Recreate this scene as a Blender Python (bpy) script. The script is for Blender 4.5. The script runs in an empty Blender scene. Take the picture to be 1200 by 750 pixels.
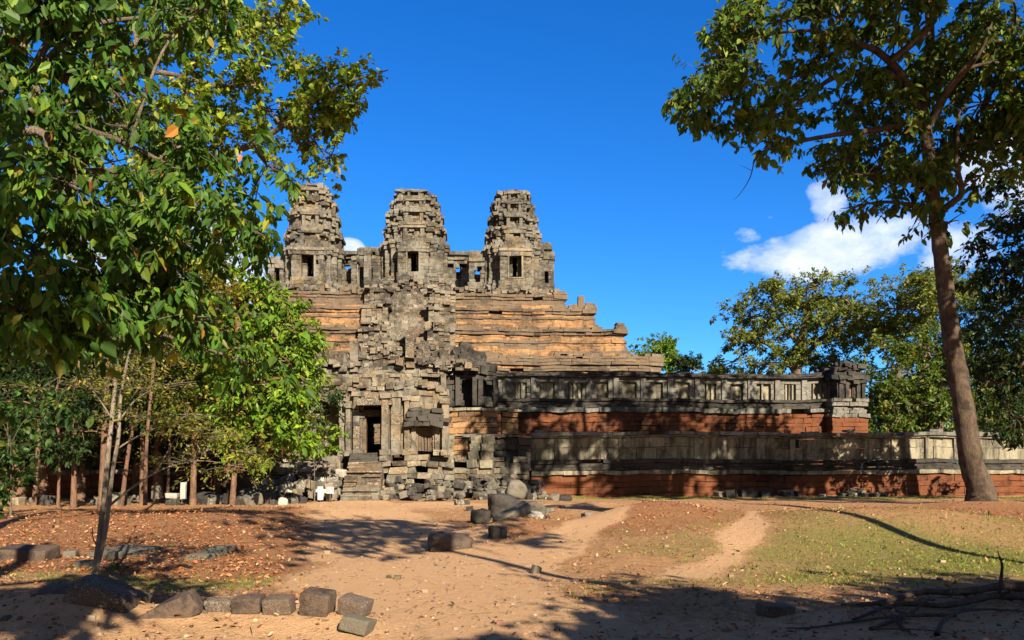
import bpy, bmesh, math, random
import numpy as np
from mathutils import Vector, noise as mnoise
random.seed(7)
rng = np.random.default_rng(11)
SC = bpy.context.scene
COL = SC.collection
R = math.radians

# ------------------------------------------------------------------ camera
CAMZ, FPX, HROW = 1.7, 900.0, 545.0
cam = bpy.data.cameras.new('camera')
cam.lens = 27.0
cam.sensor_width = 36.0
cam.shift_y = 170.0 / 1200.0
cam.clip_end = 6000
co = bpy.data.objects.new('camera', cam)
COL.objects.link(co)
co.location = (0, 0, CAMZ)
co.rotation_euler = (R(90), 0, 0)
SC.camera = co

# ------------------------------------------------------------------ light
SUN_EL, SUN_AZ = 29.0, 25.0          # sun stands behind the camera, to the right
EXPO = 1.5
sd = bpy.data.lights.new('sun', 'SUN')
sd.energy = 4.8
sd.angle = R(0.5)
sd.color = (1.0, 0.87, 0.68)
so = bpy.data.objects.new('sun', sd)
COL.objects.link(so)
# travel direction of light
LD = Vector((-math.sin(R(SUN_AZ)) * math.cos(R(SUN_EL)), math.cos(R(SUN_AZ)) * math.cos(R(SUN_EL)), -math.sin(R(SUN_EL))))
so.rotation_euler = LD.to_track_quat('-Z', 'Y').to_euler()
so.location = (10, -20, 40)

SC.view_settings.view_transform = 'Standard'
SC.view_settings.look = 'None'
SC.view_settings.exposure = EXPO
SC.view_settings.gamma = 1.0
SC.view_settings.use_curve_mapping = False
SC.render.engine = 'CYCLES'
SC.cycles.max_bounces = 6
SC.cycles.diffuse_bounces = 3
SC.cycles.transparent_max_bounces = 4
SC.cycles.use_adaptive_sampling = True
SC.cycles.use_denoising = True
try:
    SC.cycles.denoiser = 'OPENIMAGEDENOISE'
except Exception:
    pass


class NT:
    def __init__(s, tree):
        s.t = tree

    def n(s, kind, **kw):
        nd = s.t.nodes.new(kind)
        for k, v in kw.items():
            if k.startswith('i_'):
                nd.inputs[k[2:].replace('_', ' ')].default_value = v
            else:
                setattr(nd, k, v)
        return nd

    def l(s, a, b):
        s.t.links.new(a, b)

    def math(s, op, a, b=None, clamp=False):
        nd = s.t.nodes.new('ShaderNodeMath')
        nd.operation = op
        nd.use_clamp = clamp
        for i, v in enumerate((a, b)):
            if v is None:
                continue
            if isinstance(v, (int, float)):
                nd.inputs[i].default_value = v
            else:
                s.l(v, nd.inputs[i])
        return nd.outputs[0]

    def mix(s, fac, a, b, blend='MIX'):
        nd = s.t.nodes.new('ShaderNodeMix')
        nd.data_type = 'RGBA'
        nd.blend_type = blend
        for idx, v in ((0, fac), (6, a), (7, b)):
            if isinstance(v, (int, float)):
                nd.inputs[idx].default_value = v
            elif isinstance(v, tuple):
                nd.inputs[idx].default_value = (v[0], v[1], v[2], 1)
            else:
                s.l(v, nd.inputs[idx])
        return nd.outputs[2]

    def ramp(s, fac, stops):
        nd = s.t.nodes.new('ShaderNodeValToRGB')
        el = nd.color_ramp.elements
        while len(el) < len(stops):
            el.new(0.5)
        for e, (p, c) in zip(el, stops):
            e.position = p
            e.color = (c, c, c, 1) if isinstance(c, (int, float)) else (c[0], c[1], c[2], 1)
        s.l(fac, nd.inputs[0])
        return nd.outputs[0]

    def noise(s, vec, scale, detail=4, rough=0.6):
        nd = s.t.nodes.new('ShaderNodeTexNoise')
        nd.inputs['Scale'].default_value = scale
        nd.inputs['Detail'].default_value = detail
        nd.inputs['Roughness'].default_value = rough
        if vec is not None:
            s.l(vec, nd.inputs['Vector'])
        return nd.outputs[0]


# ------------------------------------------------------------------ sky with clouds
wd = bpy.data.worlds.new('World')
SC.world = wd
wd.use_nodes = True
w = NT(wd.node_tree)
for nd in list(wd.node_tree.nodes):
    wd.node_tree.nodes.remove(nd)
out = w.n('ShaderNodeOutputWorld')
bg = w.n('ShaderNodeBackground')
bg.inputs['Strength'].default_value = 0.05
sky = w.n('ShaderNodeTexSky', sky_type='NISHITA', sun_disc=False)
sky.sun_elevation = R(SUN_EL)
sky.sun_rotation = R(180 - SUN_AZ)
sky.altitude = 50
sky.air_density = 1.0
sky.dust_density = 0.5
sky.ozone_density = 3.0
hs = w.n('ShaderNodeHueSaturation')
hs.inputs['Hue'].default_value = 0.5
hs.inputs['Saturation'].default_value = 1.35
hs.inputs['Value'].default_value = 1.0
w.l(sky.outputs[0], hs.inputs['Color'])
tint = w.mix(1.0, hs.outputs[0], (0.52, 1.0, 1.45), 'MULTIPLY')
tc = w.n('ShaderNodeTexCoord')
sep = w.n('ShaderNodeSeparateXYZ')
w.l(tc.outputs['Generated'], sep.inputs[0])
X, Y, Z = sep.outputs
az = w.math('ARCTAN2', X, Y)
hyp = w.math('SQRT', w.math('ADD', w.math('MULTIPLY', X, X), w.math('MULTIPLY', Y, Y)))
el = w.math('ARCTAN2', Z, hyp)
cloudmask = None


def deg_of(px, py):
    u = (px - 600) / FPX
    v = (HROW - py) / FPX
    return math.atan(u), math.atan(v / math.sqrt(1 + u * u))


for (px, py, rx, ry, amp) in ((975, 296, 175, 42, 1.0), (972, 230, 38, 36, 0.8), (1110, 285, 110, 46, 0.85), (1180, 200, 100, 80, 0.78), (1040, 280, 120, 46, 0.85), (880, 275, 40, 18, 0.7),
                              (275, 305, 75, 75, 1.0), (412, 290, 18, 14, 0.75), (905, 255, 30, 10, 0.5), (150, 330, 160, 100, 0.8)):
    a0, e0 = deg_of(px, py)
    k = 1.0 / (1 + ((px - 600) / FPX) ** 2)
    dx = w.math('MULTIPLY', w.math('SUBTRACT', az, a0), FPX / rx / k)
    dy = w.math('MULTIPLY', w.math('SUBTRACT', el, e0), FPX / ry * 1.1)
    r2 = w.math('ADD', w.math('MULTIPLY', dx, dx), w.math('MULTIPLY', dy, dy))
    m = w.math('MULTIPLY', w.math('SUBTRACT', 1.0, r2, clamp=True), amp)
    cloudmask = m if cloudmask is None else w.math('MAXIMUM', cloudmask, m)
mp = w.n('ShaderNodeMapping')
mp.inputs['Scale'].default_value = (1, 1, 1.7)
w.l(tc.outputs['Generated'], mp.inputs[0])
cn = w.noise(mp.outputs[0], 9, 8, 0.58)
cn2 = w.noise(mp.outputs[0], 26, 6, 0.6)
cl = w.math('ADD', w.math('MULTIPLY', cloudmask, 0.85), w.math('MULTIPLY', w.math('SUBTRACT', cn, 0.5), 1.7))
cl = w.math('ADD', cl, w.math('MULTIPLY', w.math('SUBTRACT', cn2, 0.5), 0.35))
cfac = w.ramp(cl, [(0.30, 0.0), (0.48, 0.55), (0.75, 0.95)])
cfac = w.math('MULTIPLY', cfac, w.math('GREATER_THAN', cloudmask, 0.001))
ccol = w.mix(w.ramp(cn2, [(0.35, 0.0), (0.65, 1.0)]), (5.0, 6.2, 8.6), (7.6, 7.8, 8.2))
final = w.mix(cfac, tint, ccol)
# neutral haze added in the sky behind the viewer, to make shade less blue
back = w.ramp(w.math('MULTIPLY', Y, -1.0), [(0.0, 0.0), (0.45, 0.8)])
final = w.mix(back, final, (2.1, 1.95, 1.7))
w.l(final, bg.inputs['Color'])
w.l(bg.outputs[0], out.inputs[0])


# ------------------------------------------------------------------ small helpers
def W(px, py, Yd):
    """a point of the place: depth Yd metres ahead, seen at that pixel of the photo"""
    return Vector(((px - 600) / FPX * Yd, Yd, CAMZ + (HROW - py) / FPX * Yd))


def tag(o, label=None, cat=None, group=None, kind=None):
    if label:
        o['label'] = label
    if cat:
        o['category'] = cat
    if group:
        o['group'] = group
    if kind:
        o['kind'] = kind
    return o


def thing(name, label, cat, loc=(0, 0, 0), rotz=0.0, group=None):
    o = bpy.data.objects.new(name, None)
    COL.objects.link(o)
    o.empty_display_size = 0.3
    o.location = loc
    o.rotation_euler = (0, 0, rotz)
    return tag(o, label, cat, group)


def link(name, me, parent=None):
    o = bpy.data.objects.new(name, me)
    COL.objects.link(o)
    if parent is not None:
        o.parent = parent
    return o


def mesh_from(name, V, faces4, mats, tint=None, matidx=None, smooth=False):
    me = bpy.data.meshes.new(name)
    V = np.asarray(V, dtype=np.float32)
    F = np.asarray(faces4, dtype=np.int32)
    k = F.shape[1]
    me.vertices.add(len(V))
    me.vertices.foreach_set('co', V.ravel())
    me.loops.add(F.size)
    me.loops.foreach_set('vertex_index', F.ravel())
    me.polygons.add(len(F))
    me.polygons.foreach_set('loop_start', np.arange(0, F.size, k, dtype=np.int32))
    try:
        me.polygons.foreach_set('loop_total', np.full(len(F), k, dtype=np.int32))
    except Exception:
        pass
    for m in mats:
        me.materials.append(m)
    if matidx is not None:
        me.polygons.foreach_set('material_index', np.asarray(matidx, dtype=np.int32))
    me.polygons.foreach_set('use_smooth', np.full(len(F), bool(smooth)))
    if tint is not None:
        at = me.color_attributes.new('tint', 'FLOAT_COLOR', 'POINT')
        T = np.ones((len(V), 4), dtype=np.float32)
        T[:, :3] = tint
        at.data.foreach_set('color', T.ravel())
    me.update(calc_edges=True)
    me.validate()
    return me


# ------------------------------------------------------------------ materials
def newmat(name):
    m = bpy.data.materials.new(name)
    m.use_nodes = True
    nt = m.node_tree
    for nd in list(nt.nodes):
        nt.nodes.remove(nd)
    t = NT(nt)
    o = t.n('ShaderNodeOutputMaterial')
    p = t.n('ShaderNodeBsdfPrincipled')
    p.inputs['Roughness'].default_value = 0.9
    p.inputs['Specular IOR Level'].default_value = 0.15
    t.l(p.outputs[0], o.inputs[0])
    return m, t, p, o


def bump(t, p, h, strength, dist):
    b = t.n('ShaderNodeBump')
    b.inputs['Strength'].default_value = strength
    b.inputs['Distance'].default_value = dist
    t.l(h, b.inputs['Height'])
    t.l(b.outputs[0], p.inputs['Normal'])


def stone(name, c1, c2, dark, pale, darkamt=0.5, paleamt=0.3, streak=0.4, orange=None, oramt=0.0, sc=1.0, warm=None):
    DK = 0.60
    c1, c2, dark, pale = [tuple(v * DK for v in c) for c in (c1, c2, dark, pale)]
    darkamt += 0.06
    orange = tuple(v * DK for v in orange) if orange else None
    m, t, p, o = newmat(name)
    tcn = t.n('ShaderNodeTexCoord')
    oi = t.n('ShaderNodeObjectInfo')
    vm = t.n('ShaderNodeVectorMath', operation='ADD')
    t.l(tcn.outputs['Object'], vm.inputs[0])
    geo = t.n('ShaderNodeNewGeometry')
    vec = geo.outputs['Position']
    at = t.n('ShaderNodeAttribute', attribute_name='tint')
    sp = t.n('ShaderNodeSeparateColor')
    t.l(at.outputs['Color'], sp.inputs[0])
    r_, g_, b_ = sp.outputs[0], sp.outputs[1], sp.outputs[2]
    n1 = t.noise(vec, 0.55 * sc, 5, 0.65)
    n2 = t.noise(vec, 3.3 * sc, 5, 0.7)
    n3 = t.noise(vec, 14 * sc, 4, 0.7)
    mpn = t.n('ShaderNodeMapping')
    mpn.inputs['Scale'].default_value = (1.0, 1.0, 0.16)
    t.l(vec, mpn.inputs[0])
    ns = t.noise(mpn.outputs[0], 1.9 * sc, 5, 0.65)
    n0 = t.noise(vec, 0.22 * sc, 4, 0.6)
    base = t.mix(t.math('ADD', t.math('MULTIPLY', r_, 0.32), t.math('MULTIPLY', t.math('ADD', n2, n1), 0.34)), c1, c2)
    if orange is not None:
        f = t.ramp(t.math('ADD', t.math('MULTIPLY', n1, 0.95), t.math('MULTIPLY', g_, 0.22)), [(0.55 - oramt * 0.3, 0.0), (0.80 - oramt * 0.3, 1.0)])
        base = t.mix(t.math('MULTIPLY', f, 0.85), base, orange)
    # black lichen and water stains
    dsum = t.math('ADD', t.math('MULTIPLY', n1, 0.5), t.math('MULTIPLY', n2, 0.42))
    dsum = t.math('ADD', dsum, t.math('MULTIPLY', b_, 0.10))
    dsum = t.math('ADD', dsum, t.math('MULTIPLY', t.math('SUBTRACT', n0, 0.45), 0.5))
    df = t.ramp(dsum, [(0.66 - 0.26 * darkamt, 0.0), (0.82 - 0.26 * darkamt, 1.0)])
    sf = t.ramp(ns, [(0.62 - 0.25 * streak, 0.0), (0.78 - 0.25 * streak, 1.0)])
    dk = t.math('MAXIMUM', t.math('MULTIPLY', df, 0.85), t.math('MULTIPLY', sf, 0.8 * min(1, streak * 2)))
    base = t.mix(dk, base, dark)
    # pale lichen
    psum = t.math('ADD', t.math('MULTIPLY', n3, 0.55), t.math('MULTIPLY', n2, 0.35))
    psum = t.math('ADD', psum, t.math('MULTIPLY', g_, 0.18))
    pf = t.ramp(psum, [(0.70 - 0.25 * paleamt, 0.0), (0.80 - 0.25 * paleamt, 1.0)])
    base = t.mix(t.math('MULTIPLY', pf, 0.75), base, pale)
    val = t.math('ADD', 0.76, t.math('ADD', t.math('MULTIPLY', r_, 0.14), t.math('MULTIPLY', n3, 0.36)))
    hv = t.n('ShaderNodeHueSaturation')
    t.l(base, hv.inputs['Color'])
    t.l(val, hv.inputs['Value'])
    t.l(hv.outputs[0], p.inputs['Base Color'])
    bump(t, p, t.math('ADD', n3, t.math('MULTIPLY', n2, 1.2)), 0.7, 0.05)
    return m


M = {}
M['sand'] = stone('grey sandstone', (0.35, 0.315, 0.245), (0.23, 0.21, 0.172), (0.032, 0.03, 0.028), (0.54, 0.51, 0.44), 0.64, 0.38, 0.48, (0.40, 0.27, 0.13), 0.1)
M['tower'] = stone('tower sandstone', (0.345, 0.32, 0.26), (0.19, 0.178, 0.152), (0.04, 0.038, 0.037), (0.50, 0.48, 0.42), 0.74, 0.26, 0.46, (0.40, 0.28, 0.12), 0.05)
M['ruin'] = stone('brown grey ruin stone', (0.345, 0.305, 0.235), (0.20, 0.175, 0.14), (0.036, 0.033, 0.03), (0.54, 0.51, 0.44), 0.74, 0.42, 0.36, (0.40, 0.24, 0.11), 0.12)
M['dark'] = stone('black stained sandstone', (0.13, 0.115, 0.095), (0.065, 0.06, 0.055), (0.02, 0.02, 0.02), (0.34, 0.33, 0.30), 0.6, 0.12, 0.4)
M['pale'] = stone('pale sandstone', (0.46, 0.41, 0.29), (0.35, 0.31, 0.22), (0.045, 0.043, 0.036), (0.54, 0.51, 0.42), 0.42, 0.35, 0.68)
M['blue'] = stone('weathered gallery sandstone', (0.30, 0.285, 0.235), (0.22, 0.21, 0.18), (0.035, 0.035, 0.035), (0.5, 0.5, 0.46), 0.42, 0.35, 0.5)
M['lat'] = stone('red laterite', (0.29, 0.105, 0.045), (0.17, 0.062, 0.03), (0.04, 0.025, 0.02), (0.40, 0.25, 0.15), 0.42, 0.12, 0.3)
M['orange'] = stone('orange laterite', (0.56, 0.31, 0.14), (0.38, 0.215, 0.105), (0.085, 0.06, 0.042), (0.56, 0.43, 0.28), 0.64, 0.34, 0.5)
M['brown'] = stone('brown weathered laterite', (0.26, 0.185, 0.12), (0.165, 0.125, 0.09), (0.05, 0.04, 0.032), (0.42, 0.38, 0.30), 0.50, 0.3, 0.3)
M['rubble'] = stone('tumbled sandstone', (0.30, 0.26, 0.20), (0.17, 0.15, 0.12), (0.03, 0.028, 0.025), (0.60, 0.57, 0.50), 0.62, 0.36, 0.0)
M['block'] = stone('foreground sandstone', (0.25, 0.17, 0.12), (0.15, 0.11, 0.085), (0.03, 0.027, 0.024), (0.46, 0.42, 0.34), 0.66, 0.42, 0.0, sc=4.0)
M['slab'] = stone('flat grey stone', (0.27, 0.23, 0.16), (0.20, 0.18, 0.14), (0.05, 0.05, 0.04), (0.34, 0.33, 0.24), 0.3, 0.25, 0.0, sc=4.0)
M['white'] = stone('whitish stone', (0.62, 0.58, 0.48), (0.52, 0.48, 0.40), (0.12, 0.11, 0.09), (0.75, 0.72, 0.66), 0.15, 0.4, 0.0, sc=2.0)


def barkmat(name, c1, c2, dark, patch=0.5):
    c1, c2, dark = [tuple(v * 0.62 for v in c) for c in (c1, c2, dark)]
    m, t, p, o = newmat(name)
    geo = t.n('ShaderNodeNewGeometry')
    mpn = t.n('ShaderNodeMapping')
    mpn.inputs['Scale'].default_value = (1, 1, 0.25)
    t.l(geo.outputs['Position'], mpn.inputs[0])
    n1 = t.noise(mpn.outputs[0], 9, 6, 0.7)
    n2 = t.noise(geo.outputs['Position'], 2.2, 4, 0.6)
    n3 = t.noise(mpn.outputs[0], 34, 4, 0.7)
    b = t.mix(t.ramp(n1, [(0.35, 0.0), (0.65, 1.0)]), c2, c1)
    b = t.mix(t.math('MULTIPLY', t.ramp(n2, [(0.45, 0.0), (0.62, 1.0)]), patch), b, dark)
    b = t.mix(t.math('MULTIPLY', t.ramp(n3, [(0.3, 1.0), (0.5, 0.0)]), 0.6), b, dark)
    t.l(b, p.inputs['Base Color'])
    bump(t, p, t.math('ADD', n1, n3), 1.0, 0.06)
    return m


M['bark_tall'] = barkmat('brown grey bark', (0.21, 0.15, 0.105), (0.12, 0.085, 0.06), (0.045, 0.034, 0.028), 0.75)
M['bark_pale'] = barkmat('pale sapling bark', (0.50, 0.42, 0.32), (0.30, 0.24, 0.175), (0.14, 0.105, 0.075), 0.5)
M['bark_red'] = barkmat('reddish bark', (0.38, 0.225, 0.145), (0.23, 0.13, 0.08), (0.09, 0.06, 0.045), 0.55)
M['bark_grey'] = barkmat('grey bark', (0.32, 0.255, 0.19), (0.20, 0.15, 0.11), (0.09, 0.065, 0.05), 0.4)
M['root'] = barkmat('dry root bark', (0.22, 0.155, 0.115), (0.13, 0.09, 0.07), (0.06, 0.045, 0.04), 0.4)


def leafmat(name, trans=0.35, rough=0.5, spec=0.22):
    m, t, p, o = newmat(name)
    at = t.n('ShaderNodeAttribute', attribute_name='tint')
    t.l(at.outputs['Color'], p.inputs['Base Color'])
    p.inputs['Roughness'].default_value = rough
    p.inputs['Specular IOR Level'].default_value = spec
    tr = t.n('ShaderNodeBsdfTranslucent')
    br = t.mix(1.0, at.outputs['Color'], (1.5, 1.45, 0.7), 'MULTIPLY')
    t.l(br, tr.inputs['Color'])
    mx = t.n('ShaderNodeMixShader')
    mx.inputs[0].default_value = trans
    t.l(p.outputs[0], mx.inputs[1])
    t.l(tr.outputs[0], mx.inputs[2])
    t.l(mx.outputs[0], o.inputs[0])
    return m


M['leaf'] = leafmat('leaves')
M['dry'] = leafmat('dry leaves', 0.1, 0.8, 0.1)
M['grass'] = leafmat('grass blades', 0.3, 0.6, 0.2)


# ------------------------------------------------------------------ terrain
def sstep(a, b, x):
    t = np.clip((x - a) / (b - a), 0, 1)
    return t * t * (3 - 2 * t)


def gauss(x, y, cx, cy, sx, sy):
    return np.exp(-((x - cx) / sx) ** 2 - ((y - cy) / sy) ** 2)


_ph = rng.uniform(0, 6.28, (10, 2))
_fr = rng.uniform(0.25, 1.6, (10, 2)) * rng.choice([-1, 1], (10, 2))


def ground_z(x, y):
    x = np.asarray(x, dtype=float)
    y = np.asarray(y, dtype=float)
    z = -0.25 * sstep(30, 46, y)
    near = 1 - sstep(40, 60, np.hypot(x, y - 20))
    bumps = 0
    for k in range(10):
        bumps = bumps + np.sin(x * _fr[k, 0] + y * _fr[k, 1] + _ph[k, 0]) * 0.017
    z = z + bumps * near
    z = z + 0.70 * gauss(x, y, 7.8, 18.0, 5.6, 3.0) + 0.42 * gauss(x, y, 3.4, 20.0, 1.9, 1.7) + 0.30 * gauss(x, y, 0.15, 19.0, 1.0, 1.5) - 0.14 * gauss(x, y, 5.2, 17.0, 0.9, 3.0)
    z = z + 0.40 * gauss(x, y, -10.0, 20.0, 5.0, 5.5) + 0.2 * gauss(x, y, -8, 27, 4, 2)
    z = z + 0.25 * gauss(x, y, 21, 31, 3.5, 3.0)
    # the earth ridge that the foreground blocks lie along
    rx = 8.15 + 0.03 * (x + 3) ** 2
    z = z + 0.17 * np.exp(-((y - rx) / 0.42) ** 2) * sstep(-6.5, -5.0, x) * (1 - sstep(-1.7, -1.2, x))
    z = z + 0.22 * gauss(x, y, -5.0, 7.9, 1.0, 0.7)
    z = z + 0.08 * gauss(x, y, 5.5, 9.0, 2.5, 1.0)
    z = z - 0.06 * gauss(x, y, -1.5, 14.0, 2.0, 8.0)
    return z


def gz(x, y):
    return float(ground_z(x, y))


def geo_axis(dense0, dense1, step, far0, far1):
    a = list(np.arange(dense0, dense1 + 1e-6, step))
    s, v = step, dense1
    while v < far1:
        s *= 1.35
        v += s
        a.append(v)
    s, v = step, dense0
    pre = []
    while v > far0:
        s *= 1.35
        v -= s
        pre.append(v)
    return np.array(pre[::-1] + a)


gxs = geo_axis(-24, 26, 0.14, -2500, 2500)
gys = geo_axis(4, 48, 0.14, -600, 3000)
GX, GY = np.meshgrid(gxs, gys)
GZ = ground_z(GX, GY)


def polydist(x, y, pts):
    d = np.full(np.shape(x), 1e9)
    for (ax, ay), (bx, by) in zip(pts[:-1], pts[1:]):
        vx, vy = bx - ax, by - ay
        t = np.clip(((x - ax) * vx + (y - ay) * vy) / (vx * vx + vy * vy), 0, 1)
        d = np.minimum(d, np.hypot(x - ax - t * vx, y - ay - t * vy))
    return d


def gp(px, py):
    Yd = FPX * CAMZ / (py - HROW)
    return ((px - 600) / FPX * Yd, Yd)


PATH_MAIN = [(-0.9, 3), gp(540, 748), gp(510, 700), gp(500, 660), gp(470, 630), gp(430, 608), (-7.9, 38)]
PATH_SIDE = [gp(520, 690), gp(600, 664), gp(660, 640), gp(720, 615), gp(790, 604), gp(900, 600), gp(980, 596)]
PATH_SMALL = [gp(800, 676), gp(855, 655), gp(880, 630), gp(905, 607), gp(920, 600)]


def masks(x, y):
    n = (np.sin(x * 1.3 + y * 0.7) + np.sin(x * 0.47 - y * 1.9 + 2) + np.sin(x * 2.9 + 1) * np.sin(y * 2.3) + 0.6 * np.sin(x * 5.1 - y * 3.7) * np.sin(y * 4.9 + x)) / 3
    path = 1 - sstep(1.1, 2.6, polydist(x, y, PATH_MAIN) + n * 0.5)
    path = np.maximum(path, 1.0 * (1 - sstep(0.25, 1.05, polydist(x, y, PATH_SIDE) + n * 0.3)))
    path = np.maximum(path, 0.8 * (1 - sstep(0.05, 0.7, polydist(x, y, PATH_SMALL) + n * 0.22)))
    path = np.maximum(path, 0.55 * (1 - sstep(8.2, 9.5, y + n * 0.5)))
    path = np.maximum(path, 0.9 * gauss(x, y, -2.8, 33, 8, 3))
    grass = 0.95 * gauss(x, y, 9.6, 12.6, 3.8, 1.9) + 0.55 * gauss(x, y, 5.5, 15.0, 3.5, 3.0) + 0.45 * gauss(x, y, 12, 19, 5, 5)
    grass = grass + 0.6 * gauss(x, y, -5.2, 11.3, 3.6, 0.7) + 0.35 * gauss(x, y, 3.0, 11.3, 3, 0.8) + 0.75 * np.exp(-((y - 45.3) / 1.6) ** 2) * sstep(-2, 4, x)
    grass = np.clip(grass + n * 0.22, 0, 1) * (1 - path)
    lit = 0.95 * gauss(x, y, -9, 17, 6, 5.5) + 0.8 * gauss(x, y, -4.5, 13.2, 2.2, 1.3) + 0.75 * gauss(x, y, 3.0, 19.5, 2.4, 3.0) + 0.6 * gauss(x, y, 9, 21, 6, 5) + 0.6 * gauss(x, y, 17, 27, 6, 5)
    lit = lit + 0.5 * gauss(x, y, -12, 27, 7, 5) + 0.3
    lit = np.clip(lit + n * 0.2, 0, 1) * (1 - path) * (1 - 0.5 * grass)
    return path, grass, lit


pm, gm, lm = masks(GX, GY)
nx, ny = len(gxs), len(gys)
idx = np.arange(nx * ny).reshape(ny, nx)
F = np.stack([idx[:-1, :-1], idx[:-1, 1:], idx[1:, 1:], idx[1:, :-1]], -1).reshape(-1, 4)
mg, t, p, o = newmat('sandy ground')
at = t.n('ShaderNodeAttribute', attribute_name='tint')
sp = t.n('ShaderNodeSeparateColor')
t.l(at.outputs['Color'], sp.inputs[0])
geo = t.n('ShaderNodeNewGeometry')
vec = geo.outputs['Position']
n1 = t.noise(vec, 0.6, 5, 0.6)
n2 = t.noise(vec, 4.0, 6, 0.7)
n3 = t.noise(vec, 22, 5, 0.75)
n4 = t.noise(vec, 70, 3, 0.7)
dirt = t.mix(n1, (0.45, 0.255, 0.12), (0.32, 0.18, 0.085))
dirt = t.mix(t.ramp(n2, [(0.42, 0.0), (0.66, 1.0)]), dirt, (0.55, 0.31, 0.15))
dirt = t.mix(t.math('MULTIPLY', t.ramp(n3, [(0.52, 0.0), (0.66, 1.0)]), 0.55), dirt, (0.15, 0.075, 0.04))
sandc = t.mix(n2, (0.68, 0.425, 0.23), (0.57, 0.335, 0.17))
sandc = t.mix(t.math('MULTIPLY', t.ramp(n4, [(0.5, 0.0), (0.7, 1.0)]), 0.3), sandc, (0.22, 0.12, 0.06))
pf = t.math('ADD', sp.outputs[0], t.math('MULTIPLY', t.math('SUBTRACT', n2, 0.5), 0.9))
pf = t.ramp(pf, [(0.3, 0.0), (0.62, 1.0)])
c = t.mix(pf, dirt, sandc)
lf = t.math('ADD', sp.outputs[2], t.math('MULTIPLY', t.math('SUBTRACT', n3, 0.5), 1.8))
lf = t.ramp(lf, [(0.42, 0.0), (0.62, 1.0)])
lcol = t.mix(t.ramp(n4, [(0.38, 0.0), (0.62, 1.0)]), (0.14, 0.062, 0.03), (0.46, 0.205, 0.082))
c = t.mix(t.math('MULTIPLY', lf, 0.75), c, lcol)
gf = t.math('ADD', sp.outputs[1], t.math('MULTIPLY', t.math('SUBTRACT', t.math('ADD', n3, n2), 1.0), 1.0))
gf = t.ramp(gf, [(0.28, 0.0), (0.75, 1.0)])
gcol = t.mix(n4, (0.13, 0.15, 0.03), (0.25, 0.24, 0.06))
c = t.mix(t.math('MULTIPLY', gf, 0.8), c, gcol)
c = t.mix(1.0, c, (0.84, 0.84, 0.84), 'MULTIPLY')
t.l(c, p.inputs['Base Color'])
p.inputs['Roughness'].default_value = 0.95
n5 = t.noise(vec, 9.0, 3, 0.5)
bump(t, p, t.math('ADD', t.math('MULTIPLY', n3, 0.7), t.math('ADD', t.math('ADD', n2, t.math('MULTIPLY', n5, 0.35)), t.math('MULTIPLY', n4, 0.45))), 1.0, 0.07)
me = mesh_from('ground', np.stack([GX, GY, GZ], -1).reshape(-1, 3), F, [mg],
               np.stack([pm, gm, lm], -1).reshape(-1, 3), smooth=True)
tag(link('ground', me), kind='structure', label='sandy earth with leaf litter, thin grass and a worn footpath')

# ------------------------------------------------------------------ temple frame
TH = R(3.8)
TC, TS = math.cos(TH), math.sin(TH)
OX, OY = -8.06, 47.0


def T2W(x, y, z=0):
    return (OX + x * TC - y * TS, OY + x * TS + y * TC, z)


def TX(px, ly):
    """local x where the ray of photo column px meets the plane local y = ly"""
    u = (px - 600) / FPX
    return (u * (OY + ly * TC) - OX + ly * TS) / (TC - u * TS)


def TZ(py, ly, px=600):
    x = TX(px, ly)
    Yd = OY + x * TS + ly * TC
    return CAMZ + (HROW - py) / FPX * Yd


def tthing(name, label, cat, x, y, z, group=None):
    o = thing(name, label, cat, T2W(x, y, z), TH, group)
    o['_o'] = 0
    del o['_o']
    return o


BOXF = np.array([[0, 3, 2, 1], [4, 5, 6, 7], [0, 1, 5, 4], [1, 2, 6, 5], [2, 3, 7, 6], [3, 0, 4, 7]])


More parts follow.
